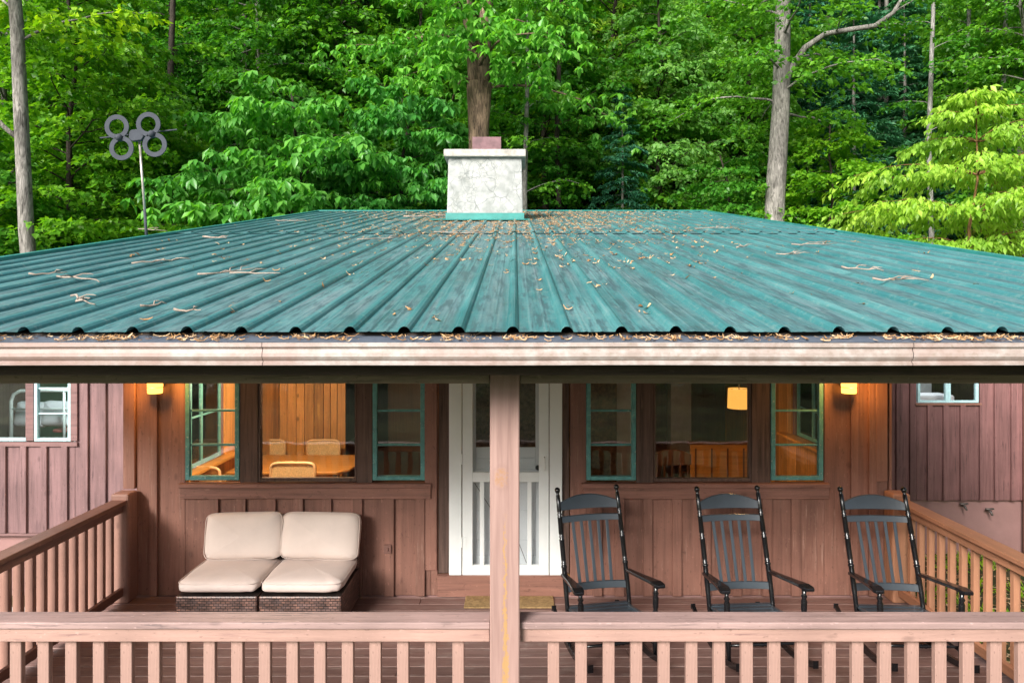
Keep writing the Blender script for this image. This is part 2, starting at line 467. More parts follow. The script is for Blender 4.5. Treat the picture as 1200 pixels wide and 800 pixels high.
bk = roof_sheet(RY, BY, .006, 0, 10)
o = len(mb.v); mb.v += bk.v; mb.f += [tuple(i+o for i in f) for f in bk.f]
roof = part('roof', mb, 'roof')
# decking below the metal, ridge cap, gable trims
mb = MB()
mb.prismx([(EY+.06, rz(EY+.06)-.02),(RY, rz(RY)-.02),(BY-.05, rz(BY-.05)-.02),(BY-.05, rz(BY-.05)-.12),(RY, rz(RY)-.14),(EY+.06, rz(EY+.06)-.12)], RX0+.03, RX1-.03)
part('roof_decking', mb, 'dark', roof)
mb = MB()
mb.prismx([(RY-.18, rz(RY-.18)+.034),(RY, rz(RY)+.05),(RY+.18, rz(RY+.18)+.034),(RY+.18, rz(RY+.18)+.026),(RY, rz(RY)+.04),(RY-.18, rz(RY-.18)+.026)], RX0-.01, RX1+.01)
part('ridge_cap', mb, 'tealmetal', roof)
for x0,x1 in ((RX0-.02, RX0+.05),(RX1-.05, RX1+.02)):
    mb = MB(); mb.prismx([(EY, EZ+.036),(RY, rz(RY)+.04),(RY, rz(RY)-.15),(EY, EZ-.13)], x0, x1)
    mb.prismx([(RY, rz(RY)+.04),(BY, rz(BY)+.036),(BY, rz(BY)-.13),(RY, rz(RY)-.15)], x0, x1)
    part('gable_trim', mb, 'tealmetal', roof)

# --- gutter
GY = 3.27
prof = [(GY,2.572),(GY-.012,2.572),(GY-.014,2.552),(GY-.004,2.549),(GY-.002,2.540),(GY-.010,2.522),(GY-.012,2.505),(GY-.004,2.492),(GY+.004,2.484),(GY+.004,2.478),(GY-.006,2.474),(GY-.006,2.464),(GY+.11,2.464),(GY+.125,2.48),(GY+.125,2.56)]
mb = MB()
n = len(prof); segs = [RX0,-1.21,1.9,RX1]
for a,b in zip(segs[:-1], segs[1:]):
    steps = 26; base = len(mb.v)
    for j in range(steps+1):
        x = a + .0015 + (b-a-.003)*j/steps
        for y,z in prof:
            w = .0025*noise.noise(Vector((x*.9, 4, z*2)))
            mb.v.append((x, y+w, z+w))
    for j in range(steps):
        for i in range(n-1):
            q = base+j*n+i; mb.f.append((q, q+1, q+n+1, q+n))
gut = part('gutter', mb, 'gutter', smooth=False)
mb = MB(); steps = 60
for j in range(steps+1):
    x = RX0+.02+(RX1-RX0-.04)*j/steps; w = .002*noise.noise(Vector((x*1.3,0,0)))
    mb.v += [(x, GY+.002, 2.5725+w), (x, EY+.07, 2.604+w)]
for j in range(steps): mb.f.append((2*j, 2*j+2, 2*j+3, 2*j+1))
part('gutter_guard', mb, 'guard', gut)

# --- fascia, soffit, header beam, porch ceiling, posts
mb = MB(); mb.box(RX0+.05, RX1-.05, 3.455, 3.49, 2.40, 2.575)
part('fascia', mb, 'dark', bevel=.003)
mb = MB(); mb.box(RX0+.05, RX1-.05, 3.492, 3.80, 2.405, 2.42)
part('soffit', mb, 'dark')
PXL, PXR = -3.70, 3.60
PW = .165; PC = PX(591.5, 3.80)
mb = MB()
mb.box(-3.9, PC-PW/2-.004, 3.815, 3.955, 2.322, 2.40); mb.box(PC+PW/2+.004, 3.8, 3.82, 3.955, 2.322, 2.40)
part('header_beam', mb, 'bare_x', bevel=.004)
mb = MB(); mb.box(RX0+.06, RX1-.06, 3.81, WY-.03, 2.425, 2.45)
part('porch_ceiling', mb, 'ceil')

def mat_post():
    m = N('worn_painted_post')
    v = m.coord((30,30,1.4)); g = m.noise(v, 1.0, 6, .6, .8)
    c = m.ramp(g, [(.3,(.26,.16,.14)),(.7,(.37,.24,.212))])
    # bare streak and knot where the paint is gone
    tc = m.n('ShaderNodeTexCoord'); sep = m.n('ShaderNodeSeparateXYZ'); m.l(tc.outputs['Object'], sep.inputs[0])
    wob = m.math('MULTIPLY', m.math('SUBTRACT', m.noise(m.coord((8,8,6)), 4, 6, .75), .5), .085)
    dx = m.math('ABSOLUTE', m.math('SUBTRACT', m.math('ADD', sep.outputs['X'], wob), PC+.003))
    wd = m.ramp(sep.outputs['Z'], [(0,.0),(1,0)])
    zt = m.n('ShaderNodeMapRange'); zt.inputs[1].default_value=1.62; zt.inputs[2].default_value=.7; zt.inputs[3].default_value=.0; zt.inputs[4].default_value=.016
    m.l(sep.outputs['Z'], zt.inputs[0])
    s1 = m.math('LESS_THAN', dx, zt.outputs[0])
    s1 = m.math('MULTIPLY', s1, m.ramp(m.noise(m.coord((14,14,7)), 3, 6, .7), [(.40,0),(.47,1)]))
    dz = m.math('MULTIPLY', m.math('SUBTRACT', sep.outputs['Z'], 1.80), .62); dk = m.math('SUBTRACT', m.math('ADD', sep.outputs['X'], wob), PC-.018)
    rr = m.math('SQRT', m.math('ADD', m.math('MULTIPLY', dz, dz), m.math('MULTIPLY', dk, dk)))
    s2 = m.math('MULTIPLY', m.ramp(rr, [(.03,1),(.036,0)]), m.ramp(m.noise(m.coord(), 40, 5, .7), [(.42,.15),(.55,1)]))
    c = m.mix(m.math('MULTIPLY', s1, .8), c, (.40,.235,.08)); c = m.mix(m.math('MULTIPLY', s2, .7), c, (.34,.18,.085))
    ring = m.ramp(rr, [(.034,0),(.04,.6),(.055,0)])
    c = m.mix(m.math('MULTIPLY', ring, .35), c, (.2,.11,.1))
    return m.done(m.bsdf(c, .65, 0, m.bump(g, .35, .005), .35))
M['post'] = mat_post()
mb = MB(); mb.box(PC-PW/2, PC+PW/2, 3.80, 3.80+PW, -.02, 2.40)
part('porch_post', mb, 'post', bevel=.006)
for x in (PXL, PXR):
    mb = MB(); mb.box(x-.08, x+.08, 3.83, 3.99, -.8, 2.322)
    part('porch_post', mb, 'bal', bevel=.006)
# deck frame
mb = MB()
mb.box(-3.8, 3.7, 3.80, 3.84, -.28, -.035); mb.box(-3.8, -3.76, 3.84, WY, -.28, -.035); mb.box(3.66, 3.7, 3.84, WY, -.28, -.035)
for i in range(10): mb.box(-3.4+i*.75, -3.36+i*.75, 3.84, WY, -.24, -.035)
for x in (-2,0,2):
    mb.box(x-.07, x+.07, 3.85, 3.99, -.8, -.25)
part('deck_frame', mb, 'dark')

# --- main front wall
def boards(mb, x0, x1, z0, z1, y, cuts, t=.03, bw=.075, bt=.032, gap=.004):
    """vertical boards between the cuts and a batten left of every cut"""
    xs = [x0]+[c for c in cuts if x0 < c < x1]+[x1]
    for a,b in zip(xs[:-1], xs[1:]): mb.box(a+(.010 if a > x0 else .001), b-.001, y, y+t, z0, z1)
    for c in cuts:
        if x0 < c < x1: mb.box(max(x0,c-bw*.8), min(x1,c+bw*.2), y-bt, y-.0005, z0+.003, z1-.003)
ZW, ZT = wz(567), 2.22       # window sill line and head
TOP = 2.52
mb = MB()
boards(mb, wx(160), wx(217), 0, TOP, WY, [wx(184)])
boards(mb, wx(217), wx(505), 0, ZW-.02, WY, [wx(p) for p in (255,287,322,354,387,423,460,496)], bw=.09)
boards(mb, wx(217), wx(505), ZT, TOP, WY, [])
boards(mb, wx(505), wx(513), 0, TOP, WY, [])
boards(mb, wx(668), wx(687), 0, TOP, WY, [], t=.034)
boards(mb, wx(687), wx(966), 0, ZW-.02, WY, [wx(p) for p in (703,729,762,796,830,866,901,935)], bw=.09)
boards(mb, wx(687), wx(966), ZT, TOP, WY, [])
boards(mb, wx(966), wx(1040), 0, TOP, WY, [wx(1003), wx(1024)])
mb.box(wx(498), wx(512), WY-.02, WY+.012, .25, TOP)            # casing boards either side
mb.box(wx(527), wx(658), WY, WY+.04, 2.24, TOP)
part('front_wall', mb, 'wall', bevel=.003)
mb = MB()                                                       # the bare boards left of the door and right of it
mb.box(wx(513.5), wx(526.5), WY+.012, WY+.05, .21, TOP); mb.box(wx(659), wx(667), WY+.012, WY+.05, .21, TOP)
part('bare_board', mb, 'bare', bevel=.002)
mb = MB(); mb.box(wx(513), wx(661), WY-.046, WY+.02, .004, .205)
part('kick_board', mb, 'trimx', bevel=.004)
mb = MB()                                                       # corner boards
mb.box(wx(146), wx(159.5), WY-.028, WY+.06, wz(572), TOP); part('corner_board', mb, 'wall', bevel=.004)
mb = MB(); mb.box(wx(1025), wx(1038), WY-.034, WY-.0235, wz(563), TOP); part('corner_board', mb, 'wall', bevel=.003)
mb = MB(); mb.box(wx(1040.5), wx(1044), WY-.02, WY+.06, -.6, TOP); part('corner_board', mb, 'wall', bevel=.003)
for a,b in ((212,506),(681,970)):
    mb = MB()
    mb.box(wx(a), wx(b), WY-.062, WY+.03, wz(570), wz(565)); 
    part('sill', mb, 'trimx', bevel=.003)
    mb = MB(); mb.box(wx(a)+.01, wx(b)-.005, WY-.044, WY-.001, wz(583), wz(570.5))
    part('apron_board', mb, 'trimx', bevel=.003)
for a,b in ((281.5,302.5),(418.5,436.5),(745.5,765.5),(880.5,902.5)):
    mb = MB(); mb.box(wx(a), wx(b), WY-.012, WY+.10, ZW+.005, ZT)
    part('window_post', mb, 'bare', bevel=.003)
mb = MB()      # inner lining of the front wall
for a,b,z0,z1 in ((160,217,0,TOP),(217,505,0,ZW-.02),(217,505,ZT,TOP),(505,527,0,TOP),(658,687,0,TOP),(687,966,0,ZW-.02),(687,966,ZT,TOP),(966,1040,0,TOP),(527,658,2.24,TOP)):
    mb.box(wx(a), wx(b), WY+.08, WY+.11, z0, z1)
part('wall_lining', mb, 'pine')

def sash(a, b, mat='teal', bars=(521,481), y=WY, fx=wx, fz=wz, bot=562, top=ZT, fw=.042, d0=-.018):
    x0, x1, z0 = fx(a), fx(b), fz(bot)
    w = MB()
    w.box(x0, x0+fw, y+d0, y+.035, z0, top); w.box(x1-fw, x1, y+d0, y+.035, z0, top)
    w.box(x0+fw, x1-fw, y+d0, y+.035, z0, z0+fw*.9); w.box(x0+fw, x1-fw, y+d0, y+.035, top-fw, top)
    for p in bars: w.box(x0+fw, x1-fw, y-.002, y+.026, fz(p)-.010, fz(p)+.010)
    win = part('window', w, mat, bevel=.003)
    g = MB(); g.box(x0+fw*.8, x1-fw*.8, y+.010, y+.014, z0+fw*.7, top-fw*.8)
    part('pane', g, 'glass', win)
    return win
for a,b in ((218,281),(437,498),(687,745),(903,964)): sash(a, b, bars=(521,481,441))
for a,b in ((303,418),(766,880)):
    w = MB(); x0,x1 = wx(a),wx(b); z0 = wz(564)
    w.box(x0,x0+.018,WY-.005,WY+.06,z0,ZT); w.box(x1-.018,x1,WY-.005,WY+.06,z0,ZT); w.box(x0+.018,x1-.018,WY-.005,WY+.06,z0,z0+.03); w.box(x0+.018,x1-.018,WY-.005,WY+.06,ZT-.03,ZT)
    win = part('window', w, 'bare', bevel=.002)
    g = MB(); g.box(x0+.012,x1-.012,WY+.020,WY+.024,z0+.02,ZT-.02); part('pane', g, 'glass', win)

# --- screen door and inner door
w = MB()
w.box(wx(526.5), wx(541), WY-.03, WY+.05, .206, 2.26); w.box(wx(644), wx(658.5), WY-.03, WY+.05, .206, 2.26)
w.box(wx(541.5), wx(643.5), WY-.03, WY+.05, 2.235, 2.26)
part('door_frame', w, 'white', bevel=.003)
d = MB(); y0,y1 = WY-.02, WY+.012
zb = wz(673)
d.box(wx(542), wx(554), y0, y1, zb, 2.225); d.box(wx(631.5), wx(643), y0, y1, zb, 2.225)
d.box(wx(554), wx(631.5), y0, y1, wz(564), wz(552.5)); d.box(wx(554), wx(631.5), y0, y1, zb, wz(661)); d.box(wx(554), wx(631.5), y0, y1, 2.13, 2.225)
d.box(wx(562.5), wx(567.5), y0+.002, y1-.004, wz(661), wz(564)); d.box(wx(618), wx(623), y0+.002, y1-.004, wz(661), wz(564))
door = part('screen_door', d, 'white', bevel=.003)
s = MB(); s.box(wx(553), wx(632), y1-.002, y1+.001, zb+.02, 2.2); part('insect_screen', s, 'screen', door)
for zc in (wz(537), wz(634)):
    h = MB(); h.box(wx(538.2), wx(541.2), y0-.008, y0+.002, zc-.045, zc+.045); h.box(wx(542.6), wx(546.4), y0-.006, y0-.0005, zc-.045, zc+.045)
    h.tube([(wx(541.8),y0-.012,zc-.05),(wx(541.8),y0-.012,zc+.05)], .006, 8); part('hinge', h, 'white', door)
h = MB(); h.tube([(wx(638),y0,wz(550)),(wx(638),y0-.035,wz(549)),(wx(638),y0-.04,wz(543)),(wx(638),y0-.035,wz(536)),(wx(638),y0,wz(535))], .008, 8); part('handle', h, 'white', door, smooth=True)
for a,b in (((556,566),(579,602)),((608,636),(617,660))):
    t = MB(); t.tube([(wx(a[0]),y1+.004,wz(a[1])),(wx(b[0]),y1+.004,wz(b[1]))], .003, 5); part('brace_wire', t, 'brass', door)
d = MB(); yi = WY+.075
d.box(wx(541.5), wx(557), yi, yi+.04, .206, 2.23); d.box(wx(628), wx(643.5), yi, yi+.04, .206, 2.23); d.box(wx(557), wx(628), yi, yi+.04, .206, .36)
d.box(wx(557), wx(628), yi+.018, yi+.034, .361, wz(526))
for a,b in ((538.4,526),(551,539),(564,551.6),(600,566),(635.4,600.6),(656,636)): d.box(wx(557)+.002, wx(628)-.002, yi+.010, yi+.0175, wz(a), wz(b))
d.box(wx(557), wx(628), yi, yi+.04, 2.12, 2.23)
idoor = part('inner_door', d, 'white2', bevel=.004)
g = MB(); g.box(wx(556), wx(629), yi+.018, yi+.022, wz(527), 2.13); part('pane', g, 'glass', idoor)
k = MB(); k.tube([(wx(630.5),yi-.05,wz(549)),(wx(630.5),yi-.02,wz(549)),(wx(630.5),yi,wz(549))], [.022,.026,.012], 10); part('knob', k, 'black', idoor, smooth=True)
mb = MB(); mb.box(wx(451), wx(459.5), WY-.055, WY-.0325, wz(646), wz(636)); mb.cyl((wx(455.5), WY-.055), .012, wz(643), wz(639), 8)
part('outlet_box', mb, 'box', bevel=.003)

# --- body of the house: side walls, back wall, floor, ceiling, partitions
LX, RXW = wx(160), wx(1040)
def side_wall(x0, x1, win):
    mb = MB(); y0,y1,z0,z1 = win
    top = 2.42
    mb.box(x0,x1,WY+.06,y0,-.8,top); mb.box(x0,x1,y1,22.5,-.8,top); mb.box(x0,x1,y0,y1,-.8,z0); mb.box(x0,x1,y0,y1,z1,top)
    mb.prismx([(WY+.06,top),(22.5,top),(22.5,rz(22.5)-.14),(RY,rz(RY)-.16),(WY+.06,rz(WY)-.14)], x0, x1)
    return mb
LW, RW = (7.35,8.35,1.0,2.1), (7.7,8.6,1.2,2.1)
part('side_wall', side_wall(LX, LX+.07, LW), 'wing'); part('side_wall', side_wall(RXW-.07, RXW, RW), 'wing_b')
mb = MB(); mb.box(LX,RXW,22.4,22.5,-.8,3.8); part('back_wall', mb, 'wing')
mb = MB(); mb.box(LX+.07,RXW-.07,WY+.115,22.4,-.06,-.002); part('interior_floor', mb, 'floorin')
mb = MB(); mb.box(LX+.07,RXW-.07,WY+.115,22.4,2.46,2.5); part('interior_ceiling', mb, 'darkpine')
mb = MB(); mb.box(LX-.02,RXW+.02,WY+.02,WY+.08,-.8,-.005); part('foundation', mb, 'block')
# pine linings of the side walls with window openings
def lining(x0,x1,win,mat):
    mb = MB(); y0,y1,z0,z1 = win
    y = WY+.115
    while y < 12.5:
        b = min(y+.14, 12.5)
        for (p,q) in ((0,2.455),) if (b<=y0 or y>=y1) else ((0,z0),(z1,2.455)):
            mb.box(x0,x1,y+.002,b-.002,p,q)
        y = b
    return mb
part('side_lining', lining(LX+.072, LX+.09, LW, 'pine'), 'pine'); part('side_lining', lining(RXW-.09, RXW-.072, RW, 'pine'), 'pine')
for x,s,(y0,y1,z0,z1) in ((LX+.03,1,LW),(RXW-.05,-1,RW)):
    w = MB()
    for yy in (y0,(y0+y1)/2-.02,y1-.04): w.box(x,x+.03,yy,yy+.04,z0,z1)
    w.box(x+.002,x+.028,y0,y1,z0,z0+.04); w.box(x+.002,x+.028,y0,y1,z1-.04,z1); w.box(x+.004,x+.026,y0,y1,1.55,1.57)
    win = part('window', w, 'teal')
    g = MB(); g.box(x+.013,x+.017,y0,y1,z0,z1); part('pane', g, 'glass', win)
    mb = MB(); xs = LX+.075 if s>0 else RXW-.215
    mb.box(xs,xs+.14,y0-.1,y1+.25,z0-.035,z0); part('window_shelf', mb, 'pinex', win, bevel=.004)
mb = MB(); x = LX+.1; pe = PX(405,10.3)
rng = random.Random(3)
while x < pe-.02:
    b = min(x+rng.uniform(.1,.17), pe)
    mb.box(x+.004,b-.004,10.3,10.33,0,2.455); x = b
part('pine_partition', mb, 'pine2', bevel=.003)
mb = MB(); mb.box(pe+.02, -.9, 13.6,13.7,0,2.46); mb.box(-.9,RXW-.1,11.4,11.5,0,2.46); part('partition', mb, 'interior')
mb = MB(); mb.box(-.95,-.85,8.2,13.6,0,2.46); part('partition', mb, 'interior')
# pale plaster strips and stone chimney breast in the right room
mb = MB(); mb.box(PX(722,10.8), PX(752,10.8), 10.8, 11.39, 0, 2.455); part('plaster_pier', mb, 'greywall')
mb = MB(); mb.box(PX(788,11.0), PX(812,11.0), 11.1, 11.39, .3, 2.455); part('plaster_pier', mb, 'greywall')
mb = MB(); mb.box(-.84, PX(722,10.8)-.005, 10.7, 11.39, 0, 2.455); part('stone_breast', mb, 'stone')

# --- chimney
cy0, cy1 = 13.0, 14.1
cx0, cx1 = PX(523,13), PX(613.5,13)
mb = MB(); n = 10
for z,ins in ((rz(13)-.3,0),(PZ(183,13),.035)):
    mb.v += [(cx0+ins,cy0+ins,z),(cx1-ins,cy0+ins,z),(cx1-ins,cy1-ins,z),(cx0+ins,cy1-ins,z)]
for q in ((0,1,5,4),(1,2,6,5),(2,3,7,6),(3,0,4,7),(4,5,6,7)): mb.f.append(q)
chim = part('chimney', mb, 'chimney', roof, bevel=.02, seg=2)
mb = MB(); mb.box(cx0-.045, cx1+.045, cy0-.06, cy1+.06, PZ(184,13), PZ(175.5,13)); part('chimney_cap', mb, 'concrete', roof, bevel=.015, seg=2)
fx0,fx1 = PX(553.5,13.2), PX(587,13.2)
mb = MB(); zt = PZ(160.5,13.2); zbm = PZ(177,13)
for a in ((fx0,fx1,13.2,13.21),(fx0,fx1,13.7,13.71)): mb.box(a[0],a[1],a[2],a[3],zbm,zt)
mb.box(fx0,fx0+.01,13.211,13.699,zbm,zt+.008); mb.box(fx1-.01,fx1,13.211,13.699,zbm,zt+.008)
part('chimney_flue', mb, 'rust', roof)
mb = MB()
mb.box(cx0-.012, cx1+.012, cy0-.014, cy0-.002, rz(cy0)-.05, rz(cy0)+.155)
mb.bar((cx0-.28,cy0-.16,rz(cy0-.16)+.042),(cx1+.12,cy0-.16,rz(cy0-.16)+.042), .30, .006, up=(0,-K,1))
part('chimney_flashing', mb, 'tealmetal', roof)

# --- wings
def wing_front(y, x0, x1, zb, zt, cuts, hole=None, mat='wing'):
    mb = MB()
    if hole is None: boards(mb, x0, x1, zb, zt, y, cuts)
    else:
        hx0,hx1,hz0,hz1 = hole
        boards(mb, x0, hx0, zb, zt, y, cuts); boards(mb, hx1, x1, zb, zt, y, cuts)
        boards(mb, hx0, hx1, zb, hz0, y, cuts); boards(mb, hx0, hx1, hz1, zt, y, cuts)
    return mb
D1 = 8.5
f1 = lambda p: PX(p, D1); g1 = lambda p: PZ(p, D1)
cuts = [f1(p) for p in (-90,-66,-42,-17,7,31,55,79,103,124)]
hole = (f1(-60), f1(88), g1(522), 2.25)
part('wing_wall', wing_front(D1, -8.6, LX-.001, .0, 2.9, cuts, hole), 'wing', bevel=.003)
mb = MB(); mb.box(-8.6, LX-.01, D1+.06, D1+.2, -.8, -.001); part('wing_foundation', mb, 'block')
mb = MB(); mb.box(-8.6, LX-.002, D1-.02, D1+.05, -.035, -.002)
mb.box(f1(-64), f1(92), D1-.03, D1+.03, g1(522.5), g1(517.5)); mb.box(f1(84), f1(92), D1-.028, D1-.001, g1(516), 2.3); mb.box(f1(31), f1(40.5), D1-.02, D1+.05, g1(516), 2.3)
part('wing_trim', mb, 'wingx', bevel=.003)
sash(41, 84, 'blue', (455,484.5), D1, f1, g1, 516.5, 2.25, .04)
w = MB(); w.box(f1(-55), f1(31), D1, D1+.04, g1(516.5), g1(513)); w.box(f1(-58),f1(-55),D1,D1+.04,g1(516.5),2.25); w.box(f1(-55),f1(31),D1,D1+.04,2.2,2.25)
win = part('window', w, 'blue'); g = MB(); g.box(f1(-55),f1(31),D1+.018,D1+.022,g1(515),2.21); part('pane', g, 'glass', win)
mb = MB(); mb.box(-8.6,LX-.1,12.0,12.05,-.1,2.9); part('bedroom_wall', mb, 'green')
mb = MB(); mb.box(-8.6,-8.55,D1+.05,12,-.8,2.9); part('wing_side_wall', mb, 'wing')
mb = MB(); mb.box(-8.5,LX-.1,D1+.1,12,-.06,0); part('bedroom_floor', mb, 'floorin')
mb = MB(); mb.prismx([(D1-.45,2.9),(12.3,3.12),(12.3,3.18),(D1-.45,2.96)], -8.8, LX-.01); part('wing_roof', mb, 'tealmetal')
D2 = 10.0
f2 = lambda p: PX(p, D2); g2 = lambda p: PZ(p, D2)
cuts = [f2(p) for p in (1054,1070,1090.5,1109,1129,1148.5,1169,1188.5,1209,1229)]
hole = (f2(1074), f2(1147), g2(473), 2.1)
part('wing_wall', wing_front(D2, RXW+.001, 8.4, .0, 2.9, cuts, hole), 'wing_b', bevel=.003)
mb = MB(); mb.box(RXW, 8.4, D2+.05, D2+.2, -.9, -.001); part('wing_foundation', mb, 'block')
mb = MB(); mb.box(f2(1072), f2(1149), D2-.035, D2+.02, g2(474.5), g2(472)); part('wing_trim', mb, 'trimx', bevel=.003)
sash(1075, 1110.4, 'blue', (), D2, f2, g2, 471.5, 2.1, .035); sash(1110.6, 1146, 'blue', (), D2, f2, g2, 471.5, 2.1, .035)
mb = MB(); mb.box(f2(1060),f2(1160),D2+1.4,D2+1.45,0,2.5); part('wing_inner_wall', mb, 'greywall')
mb = MB(); mb.box(8.35,8.4,D2+.05,14,-.8,2.9); part('wing_side_wall', mb, 'wing_b')
mb = MB(); mb.prismx([(D2-.4,2.9),(14.3,3.2),(14.3,3.26),(D2-.4,2.96)], RXW+.01, 8.6); part('wing_roof', mb, 'tealmetal')
mb = MB(); mb.box(f2(1196.5), f2(1204), D2-.09, D2-.03, -.75, 2.85); part('downspout', mb, 'box', bevel=.01, seg=2)
for p,q in ((1128,592),(1158,598)):
    mb = MB(); mb.tube([(f2(p),D2+.05,g2(q)),(f2(p),D2-.05,g2(q)),(f2(p)+.01,D2-.08,g2(q)-.05)], [.018,.018,.014], 8); mb.tube([(f2(p)-.06,D2-.03,g2(q)+.03),(f2(p)+.06,D2-.03,g2(q)+.035)], .014, 6)
    part('hose_tap', mb, 'brass', smooth=True)

# ------------------------------------------------------------------ deck floor
mb = MB(); me_ = MB()
y = 3.845; i = 0
while y < WY-.05:
    y1 = min(y+.142, WY-.034)
    for a,b in ((-3.85, -.9+.9*(i%3)),(-.9+.9*(i%3)+.004, 3.75)):
        mb.box(a, b, y+.004, y1-.004, -.034, 0)
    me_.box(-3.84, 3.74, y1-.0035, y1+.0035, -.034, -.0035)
    y = y1; i += 1
deck = struct(obj('deck_floor', mb, M['deck'], bevel=.003))
struct(obj('deck_joint_glints', me_, M['deck_edge']))  # pale strips in the gaps, light on the edges put into their colour

# ------------------------------------------------------------------ railings
CAPY0, CAPY1, CAPZ = 3.85, 3.995, .972
def front_rail(x0, x1, label, phase):
    t = thing('porch_railing', label, 'railing', ((x0+x1)/2, 3.92, 0), 0, 'porch railings')
    mb = MB()
    n = 24
    mb.box(x0, x1, CAPY0, CAPY1, CAPZ-.038, CAPZ); part('cap_rail', mb, 'cap', t, bevel=.005, seg=2)
    mb = MB(); mb.box(x0+.002, x1-.002, CAPY0+.018, CAPY0+.056, CAPZ-.118, CAPZ-.039); part('top_rail', mb, 'rail', t, bevel=.004)
    mb = MB(); mb.box(x0+.002, x1-.002, CAPY0+.018, CAPY0+.056, .07, .15); part('bottom_rail', mb, 'rail', t, bevel=.004)
    x = phase
    first = None
    while x < x1-.06:
        if x > x0+.05:
            if first is None:
                mb = MB(); mb.box(-.033,.033,-.019,.019,.045,CAPZ-.041)
                first = obj('baluster', mb, M['bal'], t, bevel=.003); b = first
            else:
                b = first.copy(); C.objects.link(b); b.parent = t
            b.location = (x-t.location.x, CAPY0+.078-3.92, 0)
        x += .1585
front_rail(-3.62, PC-PW/2-.003, 'pink brown front railing left of the porch post with worn cap', PX(21,3.93)-.1585*5)
front_rail(PC+PW/2+.003, 3.52, 'pink brown front railing right of the porch post before the rocking chairs', PX(648.5,3.93)-.1585*1)

def side_rail(x, s, label, step, bx, ry='raily', ba='baly'):
    t = thing('porch_railing', label, 'railing', (x, 5.2, 0), 0, 'porch railings')
    mb = MB(); mb.box(x-.072, x+.072, 4.0, WY-.19, CAPZ-.038, CAPZ); part('cap_rail', mb, ry, t, bevel=.005, seg=2)
    mb = MB(); mb.box(x+s*.018-.019, x+s*.018+.019, 4.0, WY-.19, CAPZ-.115, CAPZ-.039); part('top_rail', mb, ry, t, bevel=.004)
    mb = MB(); mb.box(x+s*.018-.019, x+s*.018+.019, 4.0, WY-.19, .07, .15); part('bottom_rail', mb, ry, t, bevel=.004)
    mb = MB(); mb.box(x-.085, x+.085, WY-.19, WY-.02, .0, CAPZ+.055)
    mb.v += []; part('end_post', mb, ba, t, bevel=.02, seg=2)
    first = None; y = 4.12
    while y < WY-.25:
        if first is None:
            mb = MB(); mb.box(-bx/2,bx/2,-.021,.021,.045,CAPZ-.041); first = obj('baluster', mb, M[ba], t, bevel=.003); b = first
        else: b = first.copy(); C.objects.link(b); b.parent = t
        b.location = (-s*.024, y-5.2, 0); y += step
side_rail(PXL-.02, 1, 'brown side railing at the left end of the porch beside the cushioned seats', .128, .064)
side_rail(PXR+.03, -1, 'brown side railing with warm light in its colour at the right end of the porch behind the chairs', .145, .05, 'railyo', 'balyo')

